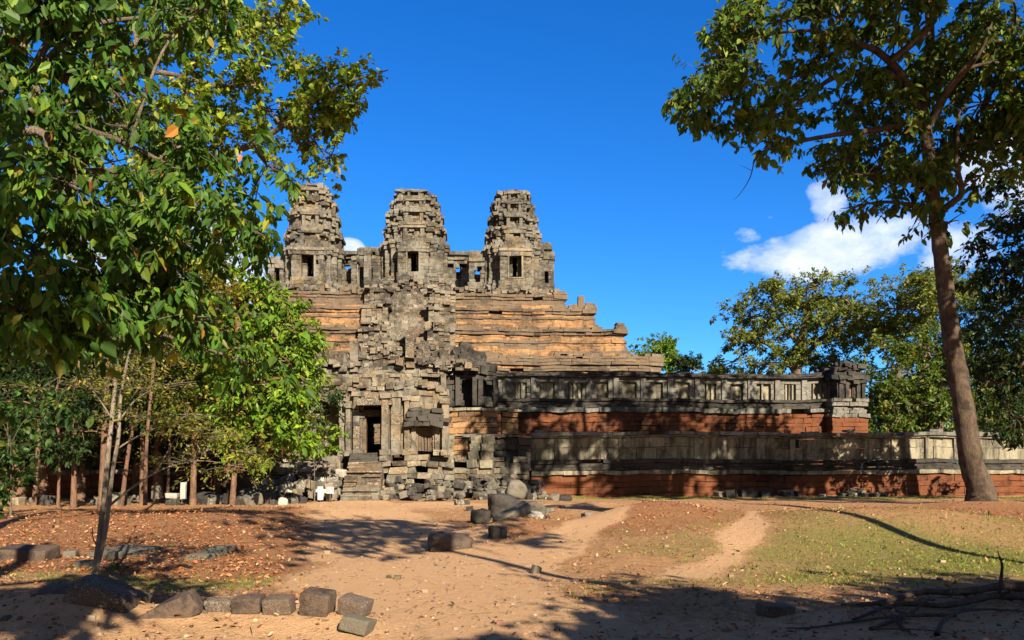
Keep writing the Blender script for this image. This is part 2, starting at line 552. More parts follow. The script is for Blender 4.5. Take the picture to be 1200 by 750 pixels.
class Blocks:
    """collects squared stones in temple coordinates and links them as one mesh"""

    def __init__(s, origin=(0, 0, 0)):
        s.V, s.T, s.o = [], [], np.array(origin, float)

    def hexa(s, c8, jit=0.0, tint=None):
        v = np.array(c8, float)
        if jit:
            v = v + rng.uniform(-jit, jit, v.shape)
        s.V.append(v)
        s.T.append(np.tile(rng.random(3) if tint is None else np.array(tint), (8, 1)))

    def box(s, x0, x1, y0, y1, z0, z1, jit=0.0, tint=None):
        s.hexa([(x0, y0, z0), (x1, y0, z0), (x1, y1, z0), (x0, y1, z0), (x0, y0, z1), (x1, y0, z1), (x1, y1, z1), (x0, y1, z1)], jit, tint)

    def rbox(s, c, size, ax, jit=0.02, tint=None):
        """box at c with size and euler angles"""
        from mathutils import Euler
        m = np.array(Euler(ax).to_matrix())
        h = np.array(size) / 2
        sg = np.array([(-1, -1, -1), (1, -1, -1), (1, 1, -1), (-1, 1, -1), (-1, -1, 1), (1, -1, 1), (1, 1, 1), (-1, 1, 1)])
        s.hexa((sg * h) @ m.T + np.array(c), jit, tint)

    def course(s, p0, p1, z0, z1, depth=0.6, out=0.0, bl=0.9, jit=0.03, miss=0.0, openings=(), cj=0.02, ext=0.0):
        p0, p1 = np.array(p0, float), np.array(p1, float)
        d = p1 - p0
        L = float(np.hypot(*d))
        if L < 1e-6:
            return
        d /= L
        n = np.array((d[1], -d[0]))
        zm = (z0 + z1) / 2
        iv = [(-ext, L + ext)]
        for (a, b, zb, zt) in openings:
            if zb <= zm <= zt:
                nv = []
                for (u, v) in iv:
                    if b <= u or a >= v:
                        nv.append((u, v))
                    else:
                        if a > u:
                            nv.append((u, a))
                        if b < v:
                            nv.append((b, v))
                iv = nv
        for (u, v) in iv:
            if v - u < 0.03:
                continue
            k = max(1, int(round((v - u) / bl)))
            cuts = np.linspace(u, v, k + 1)
            if k > 1:
                cuts[1:-1] += rng.uniform(-0.3, 0.3, k - 1) * (v - u) / k
            for a, b in zip(cuts[:-1], cuts[1:]):
                if miss and rng.random() < miss:
                    continue
                of = out + rng.uniform(-jit, jit)
                q0, q1 = p0 + d * a + n * of, p0 + d * b + n * of
                i0, i1 = p0 + d * a - n * depth, p0 + d * b - n * depth
                g = 0.011
                s.hexa([(*q0, z0 + g), (*q1, z0 + g), (*i1, z0 + g), (*i0, z0 + g), (*q0, z1 - g), (*q1, z1 - g), (*i1, z1 - g), (*i0, z1 - g)], cj)

    def ring(s, poly, z0, z1, **kw):
        out_ = kw.get('out', 0)
        for a, b in zip(poly, poly[1:] + poly[:1]):
            s.course(a, b, z0, z1, ext=max(0, out_) * 0.9, **kw)

    def build(s, name, mat, parent=None):
        if not s.V:
            return None
        V = np.concatenate(s.V)
        V[:, 2] += 0.045 * np.sin(V[:, 0] * 0.37 + 1.0) + 0.03 * np.sin(V[:, 0] * 1.13 + V[:, 1] * 0.2) + 0.02 * np.sin(V[:, 0] * 2.3 + 2.0)
        V[:, 1] += 0.05 * np.sin(V[:, 0] * 0.51 + 0.6) + 0.03 * np.sin(V[:, 0] * 1.7)
        V = V - s.o
        T = np.concatenate(s.T)
        n = len(s.V)
        F = (BOXF[None] + (np.arange(n) * 8)[:, None, None]).reshape(-1, 4)
        me = mesh_from(name, V, F, [mat], T)
        return link(name, me, parent)


def layers(z0, z1, h):
    k = max(1, int(round((z1 - z0) / h)))
    e = np.linspace(z0, z1, k + 1)
    if k > 1:
        e[1:-1] += rng.uniform(-0.12, 0.12, k - 1) * (z1 - z0) / k
    return list(zip(e[:-1], e[1:]))


# ------------------------------------------------------------------ outer enclosure wall
def enclosure(x0, x1, name, label, side):
    ori = ((x0 + x1) / 2, 0, -0.27)
    th = tthing(name, label, 'wall', *ori, group='long walls of the outer enclosure')
    zr = lambda py: TZ(py, 0, 800)
    B = Blocks(ori)
    for a, b in layers(-0.5, zr(556), 0.36):
        B.course((x0, 0), (x1, 0), a, b, 0.7, 0.12, 0.8, 0.035, 0.0015)
    B.build('laterite_plinth', M['lat'], th)
    B = Blocks(ori)
    a = zr(556)
    B.course((x0, 0), (x1, 0), a, zr(551), 0.8, 0.30, 1.1, 0.05, 0.05, cj=0.035)
    B.build('stone_ledge', M['pale'], th)
    B = Blocks(ori)
    B.course((x0, 0), (x1, 0), zr(551), zr(547), 0.8, 0.14, 1.1, 0.03, 0.0)
    B.course((x0, 0), (x1, 0), zr(547), zr(543), 0.8, 0.02, 1.1, 0.03, 0.0)
    B.course((x0, 0), (x1, 0), zr(543), zr(538.5), 0.8, 0.14, 1.1, 0.04, 0.03)
    B.build('base_moulding', M['dark'], th)
    B = Blocks(ori)
    z0, z1 = zr(538.5), zr(513)
    for a, b in layers(z0, z1, 0.62):
        B.course((x0, 0.12), (x1, 0.12), a, b, 0.6, 0.0, 1.1, 0.035, 0.004)
    x = x0 + 1.5
    while x < x1 - 1:                                    # slender vertical bands worn into the panels
        if rng.random() < 0.6:
            B.box(x, x + rng.uniform(0.18, 0.4), 0.03, 0.3, z0 + 0.01, z1 - 0.01, 0.015)
        x += rng.uniform(1.0, 3.2)
    B.build('wall_panel', M['pale'], th)
    B = Blocks(ori)
    B.course((x0, 0.1), (x1, 0.1), z1, zr(510.5), 0.7, 0.16, 1.2, 0.04, 0.01)
    B.course((x0, 0.1), (x1, 0.1), zr(510.5), zr(506), 0.7, 0.26, 1.2, 0.06, 0.05, cj=0.03)
    for k in range(int((x1 - x0) / 5)):                   # stones standing up on the coping
        xx = rng.uniform(x0, x1 - 1)
        B.box(xx, xx + rng.uniform(0.4, 1.1), 0.0, 0.6, zr(506), zr(506) + rng.uniform(0.08, 0.22), 0.04)
    B.build('coping', M['blue'], th)
    return th


XR0 = TX(622, 0)
enclosure(XR0, 54, 'enclosure_wall', 'long stained sandstone wall on a red laterite plinth right of the gate', 1)
enclosure(-52, -9.6, 'enclosure_wall', 'shaded enclosure wall behind the slender trees left of the gate', -1)

# terrace fills (earth and paving behind the walls)
def terrace(x0, x1, y0, y1, z0, z1, label):
    B = Blocks((0, 0, 0))
    B.box(x0, x1, y0, y1, z0, z1, 0.0, (0.4, 0.3, 0.3))
    o = B.build('terrace', M['brown'])
    o.location = T2W(0, 0, 0)
    o.rotation_euler = (0, 0, TH)
    tag(o, kind='structure', label=label)


terrace(-51.6, 53.6, 0.75, 100, -0.6, 1.2, 'raised court behind the outer wall')
terrace(-36.5, 37.0, 11.2, 80, 1.25, 5.55, 'second terrace behind the gallery')

# ------------------------------------------------------------------ second terrace and gallery
YG = 10.0


def gallery(x0, x1, label, seed_side, pxs=None):
    ori = ((x0 + x1) / 2, YG, 1.2)
    th = tthing('gallery_wall', label, 'wall', *ori, group='galleries of the second terrace')
    zr = lambda py: TZ(py, YG, 800)
    B = Blocks(ori)
    for a, b in layers(1.2, zr(484), 0.34):
        o_ = 0.15 if a < 3.5 else 0.0
        B.course((x0, YG - 0.3), (x1, YG - 0.3), a, b, 0.9, o_, 0.75, 0.05, 0.01, cj=0.03)
    B.course((x1, YG - 0.3), (x1, YG + 8), 1.2, 3, 0.9, 0.1, 0.8)
    for a, b in layers(3, zr(484), 0.34):
        B.course((x1, YG - 0.3), (x1, YG + 8), a, b, 0.9, 0.0, 0.8)
    B.build('laterite_plinth', M['lat'], th)
    B = Blocks(ori)
    B.course((x0, YG - 0.3), (x1, YG - 0.3), zr(484), zr(478.5), 0.9, 0.22, 1.0, 0.07, 0.06, cj=0.05)
    B.build('stone_ledge', M['blue'], th)
    B = Blocks(ori)
    B.course((x0, YG), (x1, YG), zr(478.5), zr(475), 0.8, 0.16, 1.0, 0.05)
    B.course((x0, YG), (x1, YG), zr(475), zr(471), 0.8, 0.02, 1.0, 0.03)
    B.course((x0, YG), (x1, YG), zr(471), zr(467.5), 0.8, 0.16, 1.0, 0.05, 0.03)
    B.build('base_moulding', M['dark'], th)
    zw0, zw1 = zr(467.5), zr(442.5)
    bay = 1.98
    nb = int((x1 - x0) / bay)
    bay = (x1 - x0) / nb
    B = Blocks(ori)
    ops = []
    for k in range(nb):
        c = (k + 0.5) * bay
        ww = bay * rng.uniform(0.22, 0.29)
        ops.append((c - ww, c + ww, zw0 + 0.04, zw1 - 0.32))
    for a, b in layers(zw0, zw1, 0.42):
        B.course((x0, YG + 0.15), (x1, YG + 0.15), a, b, 0.75, 0, 0.9, 0.02, 0.0, ops)
    for k in range(nb + 1):                                  # pilasters between the windows
        x = x0 + k * bay
        B.box(x - 0.2, x + 0.2, YG + 0.02, YG + 0.3, zw0, zw1 - 0.02, 0.015)
    B.build('wall_face', M['blue'], th)
    for k, (a, b, zb, zt) in enumerate(ops):
        if rng.random() < 0.12:
            continue
        Bw = Blocks(ori)
        # a walled-up window: recessed pale slab, sometimes with stone balusters
        Bw.box(x0 + a, x0 + b, YG + 0.42, YG + 0.6, zb, zt, 0.0)
        if rng.random() < 0.45:
            nbal = int(rng.integers(1, 4))
            for q in range(nbal):
                xx = x0 + a + (q + 0.7) / (nbal + 0.6) * (b - a)
                Bw.box(xx - 0.06, xx + 0.06, YG + 0.24, YG + 0.40, zb, zt, 0.01)
        Bw.build('blind_window', M['pale'], th)
    B = Blocks(ori)
    B.course((x0, YG), (x1, YG), zw1, zr(440.5), 0.9, 0.22, 1.0, 0.04)
    B.course((x0, YG), (x1, YG), zr(440.5), zr(437.5), 0.9, 0.08, 1.0, 0.06, 0.05, cj=0.04)
    B.course((x0, YG + 0.4), (x1, YG + 0.4), zr(437.5), zr(435.5), 0.9, 0.0, 1.1, 0.1, 0.45, cj=0.05)
    B.build('cornice', M['dark'], th)
    B = Blocks(ori)
    B.box(x0 + 0.02, x1 - 0.02, YG + 0.62, YG + 2.6, 5.5, zr(439), 0.0)
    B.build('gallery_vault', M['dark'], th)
    return th


XC0, XC1 = TX(978, YG - 1.2), TX(1012, YG - 1.2)
gallery(6.2, XC0 + 0.3, 'long ruined gallery with blind windows above red laterite right of the gate', 1)
gallery(-37.5, -6.8, 'gallery of the second terrace mostly hidden by trees on the left', -1)

# corner pavilion at the right end
yc = YG - 1.1
ori = ((XC0 + XC1) / 2, yc, 1.2)
th = tthing('corner_pavilion', 'small dark stone corner tower ending the gallery on the right', 'tower', *ori)
zr = lambda py: TZ(py, yc, 995)
B = Blocks(ori)
poly = [(XC0, yc), (XC1, yc), (XC1, yc + 5), (XC0, yc + 5)]
for a, b in layers(1.2, zr(490), 0.34):
    B.ring(poly, a, b, depth=0.7, out=0.25, bl=0.8, jit=0.05)
B.build('laterite_plinth', M['lat'], th)
B = Blocks(ori)
for k, (a, b) in enumerate(layers(zr(490), zr(468), 0.28)):
    B.ring(poly, a, b, depth=0.7, out=(0.35, 0.2, 0.05, 0.25, 0.3)[k % 5], bl=0.7, jit=0.08, miss=0.04, cj=0.05)
B.build('base_moulding', M['blue'], th)
wC = XC1 - XC0
B = Blocks(ori)
for a, b in layers(zr(468), zr(446), 0.4):
    B.course((XC0 + 0.25, yc), (XC1 - 0.1, yc), a, b, 0.6, 0.0, 0.7, 0.04, 0.0, [(wC * 0.42, wC * 0.74, zr(466), zr(449))])
    B.course((XC1 - 0.1, yc), (XC1 - 0.1, yc + 4.6), a, b, 0.6, 0.0, 0.8, 0.04)
    B.course((XC0 + 0.25, yc + 4.6), (XC0 + 0.25, yc), a, b, 0.6, 0.0, 0.8, 0.04)
for q in (0.2, 0.42, 0.80, 0.98):
    B.box(XC0 + wC * q - 0.09, XC0 + wC * q + 0.17, yc - 0.14, yc + 0.2, zr(468), zr(446), 0.02)
B.box(XC0 + 0.4, XC1 - 0.3, yc + 0.6, yc + 4.2, zr(490), zr(440), 0.02)
B.build('wall_face', M['dark'], th)
B = Blocks(ori)
B.box(XC0 + wC * 0.44, XC0 + wC * 0.52, yc + 0.06, yc + 0.25, zr(466), zr(449), 0.01)
B.box(XC0 + wC * 0.66, XC0 + wC * 0.74, yc + 0.06, yc + 0.25, zr(466), zr(449), 0.01)
B.box(XC0 + wC * 0.52, XC0 + wC * 0.66, yc + 0.2, yc + 0.4, zr(466), zr(449), 0.01)
B.build('false_door', M['brown'], th)
B = Blocks(ori)
for k, (r0, r1, ins, mm) in enumerate(((446, 441, -0.3, 0.03), (441, 437, -0.1, 0.06), (437, 433.5, 0.25, 0.12), (433.5, 430, 0.5, 0.25), (430, 426.5, 0.75, 0.45))):
    pl = [(XC0 + ins, yc + ins), (XC1 - ins, yc + ins), (XC1 - ins, yc + 5 - ins), (XC0 + ins, yc + 5 - ins)]
    B.ring(pl, zr(r0), zr(r1), depth=1.0, bl=0.6, jit=0.12, miss=mm, cj=0.06)
B.box(XC0 + 0.9, XC1 - 0.9, yc + 0.9, yc + 4, zr(441), zr(431), 0.05)
for q in range(46):
    B.rbox((rng.uniform(XC0, XC1), yc + rng.uniform(-0.2, 1.5), zr(448) + rng.uniform(0, 1) ** 1.5 * (zr(427) - zr(448))), (rng.uniform(0.35, 0.8), rng.uniform(0.3, 0.7), rng.uniform(0.2, 0.45)), rng.uniform(-0.25, 0.25, 3), 0.06)
B.build('ruined_roof', M['dark'], th)


# ------------------------------------------------------------------ stepped pyramid
YP = 44.0


def solve_half(px):
    lo, hi = 5.0, 40.0
    for _ in range(60):
        h = (lo + hi) / 2
        if TX(px, YP - h) > h:
            lo = h
        else:
            hi = h
    return (lo + hi) / 2


TIERS = []
for (pxe, r0, r1) in ((772, 440, 417.5), (730, 417.5, 386), (694, 386, 362), (660, 362, 345.5)):
    h = solve_half(pxe)
    z0 = TZ(r0, YP - h, 640)
    z1 = TZ(r1, YP - h, 640)
    TIERS.append([h, z0, z1])
TIERS[0][1] = 5.5
for k in range(1, 4):
    TIERS[k][1] = TIERS[k - 1][2] - 0.02
ori = (0, YP, 5.5)
pyr = tthing('stepped_pyramid', 'tall stepped pyramid of orange and brown stone carrying the towers', 'temple', *ori)
STW = 3.0
for k, (h, z0, z1) in enumerate(TIERS):
    H = z1 - z0
    BO, BBr = [Blocks(ori), Blocks(ori)], [Blocks(ori), Blocks(ori)]
    Bo, Bb = 'o', 'b'
    ls = layers(z0, z1, 0.27)
    n = len(ls)
    for j, (a, b) in enumerate(ls):
        f = (j + 0.5) / n
        # base mouldings, plain drum with two bands, projecting cornice
        if f < 0.12:
            o_, mt = 0.35, Bb
        elif f < 0.22:
            o_, mt = 0.22, Bo
        elif f < 0.30:
            o_, mt = 0.05, Bo
        elif f < 0.56:
            o_, mt = -0.08, Bo
        elif f < 0.64:
            o_, mt = 0.10, Bb if k != 1 else Bo
        elif f < 0.78:
            o_, mt = -0.05, Bo
        elif f < 0.88:
            o_, mt = 0.18, Bb
        else:
            o_, mt = 0.36, Bb
        if k == 3 and f > 0.3:
            mt = Bb
        if k == 0 and f > 0.35 and f < 0.8:
            mt = Bb if j % 2 else Bo
        if k:
            o_ += 0.85 * (1 - f) ** 1.3 - 0.05
        ms = 0.008 if f < 0.75 else 0.04
        jit = 0.045 if f < 0.75 else 0.08
        for (p0, p1) in (((-h, YP - h), (-STW, YP - h)), ((STW, YP - h), (h, YP - h)), ((h, YP - h), (h, YP + h * 0.2))):
            sd_ = 0 if p1[0] < 0 else 1
            p0v, p1v = np.array(p0, float), np.array(p1, float)
            Ls = np.hypot(*(p1v - p0v))
            nseg = max(1, int(Ls / 4.5))
            cuts = np.linspace(0, 1, nseg + 1)
            if nseg > 1:
                cuts[1:-1] += rng.uniform(-0.35, 0.35, nseg - 1) / nseg
            for c0, c1_ in zip(cuts[:-1], cuts[1:]):
                m2 = mt
                if mt == 'o' and rng.random() < 0.22:
                    m2 = 'b'
                elif mt == 'b' and 0.15 < f < 0.85 and rng.random() < 0.2:
                    m2 = 'o'
                (BO if m2 == 'o' else BBr)[sd_].course(p0v + (p1v - p0v) * c0, p0v + (p1v - p0v) * c1_, a, b, 1.3, o_, 1.0, jit * 0.8, ms, cj=0.03, ext=(max(o_, 0) * 0.9 if nseg == 1 else 0.0))
        # close the projecting corner
        if o_ > 0:
            BBr[1].box(h - 0.9, h + o_, YP - h - o_, YP - h + 0.9, a + 0.004, b - 0.004, 0.03)
    # leftover blocks along the top edge and corners
    for q in range(int(h * 1.5)):
        x = rng.uniform(-h, h)
        if abs(x) < STW:
            continue
        s_ = rng.uniform(0.25, 0.55)
        BBr[0 if x < 0 else 1].box(x, x + rng.uniform(0.4, 1.0), YP - h + rng.uniform(-0.2, 0.6), YP - h + 1.2, z1 - 0.02, z1 + s_ * (0.8 if k < 3 else 1.3), 0.06)
    Bb = BBr[1]
    Bb.box(h - 1.0, h + 0.40, YP - h - 0.4, YP - h + 0.9, z1 - 0.45, z1 - 0.02, 0.05)
    Bb.box(h - 0.75, h + 0.3, YP - h - 0.3, YP - h + 0.9, z1, z1 + 0.28, 0.07)
    if k in (1, 2):
        Bb.box(h - 0.7, h + 0.15, YP - h - 0.3, YP - h + 0.6, z1 + 0.27, z1 + 0.55, 0.09)
    if k == 2:
        Bb.box(h - 1.4, h - 0.8, YP - h - 0.1, YP - h + 0.5, z1 + 0.05, z1 + 1.3, 0.05)
    core = Blocks(ori)
    core.box(-h + 0.7, h - 0.7, YP - h + 0.7, YP + h - 0.7, z0, z1 - 0.03, 0.0, (0.3, 0.2, 0.4))
    tier = core.build('tier', M['brown'], pyr)
    for q in (0, 1):
        BO[q].build('laterite_face', M['orange'], tier)
        BBr[q].build('cornice', M['brown'], tier)
# central stairway, ruined, with stepped flanking walls
B = Blocks(ori)
h0, hT = TIERS[0][0], TIERS[3][0]
zB, zT = 5.5, TIERS[3][2]
ns = 44
for k in range(ns):
    f0 = k / ns
    y0 = (YP - h0 - 2.6) + (h0 - hT + 2.4) * f0
    za, zb = zB + (zT - zB) * f0, zB + (zT - zB) * (k + 1) / ns
    x = -1.9
    while x < 1.9:
        l_ = rng.uniform(0.35, 0.8)
        B.box(x, min(1.9, x + l_), y0 + rng.uniform(-0.08, 0.08), y0 + 2.5, za - 0.3, zb + rng.uniform(-0.03, 0.03), 0.03)
        x += l_
B.build('stairway', M['ruin'], pyr)
for sgn in (-1, 1):
    B = Blocks(ori)
    for k, (h, z0, z1) in enumerate(TIERS):
        for (a, b) in layers(z0, z1, 0.29):
            f = (a - z0) / (z1 - z0)
            y0 = YP - h - 1.9 + 0.9 * f - (0.28 if f < 0.15 or 0.75 < f < 0.95 else 0.0)
            for q in range(5):
                xa = 1.9 + q * 0.5 - (0.25 if f < 0.2 or f > 0.8 else 0.0) * (q == 0)
                B.box(*sorted((sgn * xa, sgn * (xa + 0.5))), y0 + rng.uniform(-0.12, 0.14) + q * 0.1, YP - h + 1.6, a, b - 0.01, 0.035)
        for q in range(6):
            xa = sgn * rng.uniform(1.6, 4.2)
            B.rbox((xa, YP - h - rng.uniform(0.0, 1.6), z1 + 0.15), (rng.uniform(0.35, 0.7), rng.uniform(0.35, 0.7), rng.uniform(0.2, 0.4)), rng.uniform(-0.2, 0.2, 3), 0.04)
    B.build('stair_wall', M['ruin'], pyr)
# tumbled ruin on the summit edge
B = Blocks(ori)
for q in range(330):
    h = hT - rng.uniform(-0.2, 1.8)
    x = rng.uniform(-hT, hT) if q > 50 else rng.normal(0, 3.0)
    zz = zT + rng.uniform(0.0, 0.55) + (max(0, 1.5 - abs(x) / 2.6) * rng.uniform(0, 1) if q < 50 else 0)
    B.rbox((x, YP - h, zz), (rng.uniform(0.3, 0.75), rng.uniform(0.3, 0.7), rng.uniform(0.2, 0.4)), (rng.uniform(-0.12, 0.12), rng.uniform(-0.12, 0.12), rng.uniform(-0.5, 0.5)), 0.05)
B.build('summit_rubble', M['ruin'], pyr)


# ------------------------------------------------------------------ towers
def redent(cx, cy, h):
    q = [(.44, -1), (.44, -.87), (.68, -.87), (.68, -.68), (.87, -.68), (.87, -.44), (1, -.44)]
    pts = []
    for k in range(4):
        c, s = (1, 0, -1, 0)[k], (0, 1, 0, -1)[k]
        for (x, y) in q:
            pts.append((cx + h * (x * c - y * s), cy + h * (x * s + y * c)))
    return pts


def tower(label, cx, cy, zb, ztop, pxm, prof, crown_ruin, porches, bodyh, doorw=0.62):
    """prof: list of (z0, z1, half) for the diminishing storeys; porches: list of (side, projection, half width, height)"""
    ori = (cx, cy, zb)
    th = tthing('temple_tower', label, 'tower', *ori, group='ruined towers on the pyramid summit')
    h = bodyh
    z1 = prof[0][0]
    dz0, dz1 = zb + 0.75, zb + 0.75 + 2.25
    B = Blocks(ori)
    for a, b in layers(zb - 1.2, zb + 0.6, 0.3):
        B.ring(redent(cx, cy, h), a, b, depth=0.8, out=0.22 + rng.uniform(-0.05, 0.12), bl=0.7, jit=0.06, miss=0.03, cj=0.04)
    poly = redent(cx, cy, h)
    ls = layers(zb + 0.6, z1, 0.40)
    for j, (a, b) in enumerate(ls):
        f = (j + 0.5) / len(ls)
        o_ = 0.0 if f < 0.80 else (0.14 if f < 0.9 else 0.24)
        for (p0, p1) in zip(poly, poly[1:] + poly[:1]):
            front = abs(p0[1] - (cy - h)) < 0.01 and abs(p1[1] - (cy - h)) < 0.01
            L = abs(p1[0] - p0[0])
            op = [(L / 2 - doorw, L / 2 + doorw, dz0, dz1)] if front else ()
            B.course(p0, p1, a, b, h * 0.36, o_, 0.75, 0.05 if f < 0.75 else 0.09, 0.006 if f < 0.7 else 0.03, op, cj=0.035, ext=max(0, o_) * 0.9)
    # hollow core
    i = 0.66 * h
    B.box(cx - i, cx - 0.32 * h, cy - i, cy + i, zb - 1, z1, 0)
    B.box(cx + 0.32 * h, cx + i, cy - i, cy + i, zb - 1, z1, 0)
    B.box(cx - 0.32 * h, cx + 0.32 * h, cy + 0.5 * h, cy + i, zb - 1, z1, 0)
    B.box(cx - 0.32 * h, cx + 0.32 * h, cy - i, cy + 0.5 * h, dz1 + 0.1, z1, 0)
    B.box(cx - 0.32 * h, cx + 0.32 * h, cy - i, cy + 0.5 * h, zb - 1, dz0 - 0.02, 0)
    B.build('tower_body', M['tower'], th)
    # porches
    for (side, pr, hw, ph, ruin) in porches:
        c, s = {'front': (1, 0), 'right': (0, 1), 'left': (0, -1)}[side]
        f2 = lambda x, y: (cx + x * c - y * s, cy + x * s + y * c)
        B = Blocks(ori)
        yf = -h - pr
        zo0, zo1 = (dz0, dz1) if side == 'front' else (zb + 0.7, zb + 0.7 + min(2.0, ph - 1.2))
        dw = doorw if side == 'front' else 0.42
        for a, b in layers(zb - 0.9, zb + ph, 0.4):
            f = (a - zb) / ph
            o_ = 0.12 if f < 0.12 else (0.0 if f < 0.82 else 0.16)
            ms = 0 if f < 0.6 else ruin
            side_op = [((pr) / 2 - 0.3, pr / 2 + 0.32, zb + 0.8, zb + 2.2)] if side != 'front' and pr > 1.2 else ()
            B.course(f2(-hw, yf), f2(hw, yf), a, b, 0.55, o_, 0.6, 0.035, ms, [(hw - dw, hw + dw, zo0, zo1)], cj=0.03)
            B.course(f2(hw, yf), f2(hw, -h * 0.8), a, b, 0.5, o_, 0.7, 0.035, ms, [(x0_, x1_, q0, q1) for (x0_, x1_, q0, q1) in side_op] if side == 'left' else (), cj=0.03)
            B.course(f2(-hw, -h * 0.8), f2(-hw, yf), a, b, 0.5, o_, 0.7, 0.035, ms, [(h * 0 + (0.2 * h + pr) - x1_ , (0.2 * h + pr) - x0_, q0, q1) for (x0_, x1_, q0, q1) in side_op] if side == 'right' else (), cj=0.03)
        # pediment and vault: courses that draw in
        zz = zb + ph
        ww = hw + 0.1
        kk = 0
        while ww > hw * 0.35 and kk < (4 if ruin < 0.2 else 2):
            for q in range(max(2, int(ww * 2 / 0.6))):
                xa = -ww + q * 2 * ww / max(2, int(ww * 2 / 0.6))
                xb = xa + 2 * ww / max(2, int(ww * 2 / 0.6))
                if rng.random() < ruin:
                    continue
                pts = [f2(xa, yf - 0.05 + kk * 0.1), f2(xb, yf - 0.05 + kk * 0.1), f2(xb, -h * 0.7), f2(xa, -h * 0.7)]
                B.hexa([(*pp, zz) for pp in pts] + [(*pp, zz + 0.4) for pp in pts], 0.05)
            zz += 0.39
            ww *= 0.8
            kk += 1
        po = B.build('porch', M['tower'], th)
        # door frame standing a little proud
        Bf = Blocks(ori)
        fw = 0.17
        for (xa, xb, za, zb_) in ((-dw - fw, -dw, zo0 - 0.12, zo1 + fw), (dw, dw + fw, zo0 - 0.12, zo1 + fw), (-dw, dw, zo1, zo1 + fw), (-dw, dw, zo0 - 0.12, zo0)):
            pts = [f2(xa, yf - 0.09), f2(xb, yf - 0.09), f2(xb, yf + 0.3), f2(xa, yf + 0.3)]
            Bf.hexa([(*pp, za) for pp in pts] + [(*pp, zb_) for pp in pts], 0.008)
        if side == 'front':
            pts = [f2(-hw - 0.12, yf - 0.2), f2(hw + 0.12, yf - 0.2), f2(hw + 0.12, yf + 0.2), f2(-hw - 0.12, yf + 0.2)]
            Bf.hexa([(*pp, zo1 + 0.36) for pp in pts] + [(*pp, zo1 + 0.62) for pp in pts], 0.02)
        Bf.build('door_frame', M['sand'], po)
    # storeys that diminish upward
    for k, (za, zb2, hh) in enumerate(prof):
        B = Blocks(ori)
        ls = layers(za, zb2, 0.34)
        n = len(ls)
        ox_, oy_ = rng.uniform(-0.16, 0.16), rng.uniform(-0.1, 0.1)
        hh *= rng.uniform(0.89, 0.95)
        last = k == len(prof) - 1
        for j, (a, b) in enumerate(ls):
            f = (j + 0.5) / n
            o_ = 0.10 if f < 0.15 else (-0.12 if f < 0.55 else (0.12 if f < 0.8 else 0.24))
            if f > 0.93 and n > 3:
                o_ = -0.05
            hj = hh * (1 - 0.05 * f) * (1.0 if not last else 1 - 0.12 * f)
            px_, py_ = cx + ox_ + rng.uniform(-0.07, 0.07), cy + oy_ + rng.uniform(-0.05, 0.05)
            B.ring(redent(px_, py_, hj), a, b, depth=hj * 0.4, out=o_, bl=0.8, jit=0.13, miss=(0.04 if not last else 0.14) + (0.07 if f > 0.7 else 0) + crown_ruin * 0.05, cj=0.075)
        # false door and pediment in the middle of each face, antefixes at the corners
        for (c, s) in ((1, 0), (0, 1), (0, -1)):
            f2 = lambda x, y: (cx + x * c - y * s, cy + x * s + y * c)
            bx = lambda xa, xb, ya, yb, z_a, z_b, jt: B.hexa([(*f2(xa, ya), z_a), (*f2(xb, ya), z_a), (*f2(xb, yb), z_a), (*f2(xa, yb), z_a), (*f2(xa, ya), z_b), (*f2(xb, ya), z_b), (*f2(xb, yb), z_b), (*f2(xa, yb), z_b)], jt)
            Ht = zb2 - za
            w_ = hh * 0.36
            bx(-w_, -w_ * 0.62, -hh - 0.28, -hh + 0.4, za + 0.04, za + Ht * 0.62, 0.03)
            bx(w_ * 0.62, w_, -hh - 0.28, -hh + 0.4, za + 0.04, za + Ht * 0.62, 0.03)
            bx(-w_ * 1.2, w_ * 1.2, -hh - 0.42, -hh + 0.4, za + Ht * 0.62, za + Ht * 0.76, 0.05)
            bx(-w_ * 0.95, w_ * 0.95, -hh - 0.36, -hh + 0.4, za + Ht * 0.76, za + Ht * 0.90, 0.06)
            if rng.random() < 0.75:
                bx(-w_ * 0.5, w_ * 0.55, -hh - 0.25, -hh + 0.4, za + Ht * 0.9, za + Ht * 1.05, 0.07)
            for sx in (-0.72, 0.72):
                if rng.random() < 0.6:
                    bx(sx * hh - 0.22, sx * hh + 0.22, -0.8 * hh - 0.15, -0.8 * hh + 0.35, za - 0.02, za + rng.uniform(0.4, 0.75), 0.06)
        i = hh * 0.66
        B.box(cx - i, cx + i, cy - i, cy + i, za - 0.05, zb2 - 0.05, 0)
        i2 = hh * 0.84
        B.box(cx - i2, cx + i2, cy - hh * .42, cy + hh * .42, za - 0.05, zb2 - 0.05, 0)
        B.box(cx - hh * .42, cx + hh * .42, cy - i2, cy + i2, za - 0.05, zb2 - 0.05, 0)
        for q in range(26):                              # blocks slipped or left standing proud on the ledges
            an = rng.uniform(0, 6.28)
            rr = hh * rng.uniform(0.86, 1.06)
            B.rbox((cx + ox_ + max(-hh, min(hh, rr * 1.15 * math.cos(an))), cy + oy_ + max(-hh, min(hh, rr * 1.25 * math.sin(an))), rng.uniform(za, zb2)), (rng.uniform(0.3, 0.7), rng.uniform(0.3, 0.6), rng.uniform(0.2, 0.45)), (rng.normal(0, .1), rng.normal(0, .1), rng.normal(0, .2)), 0.06)
        B.build('tower_storey', M['tower'], th)
    B = Blocks(ori)
    hh = prof[-1][2] * 0.70
    za = prof[-1][1]
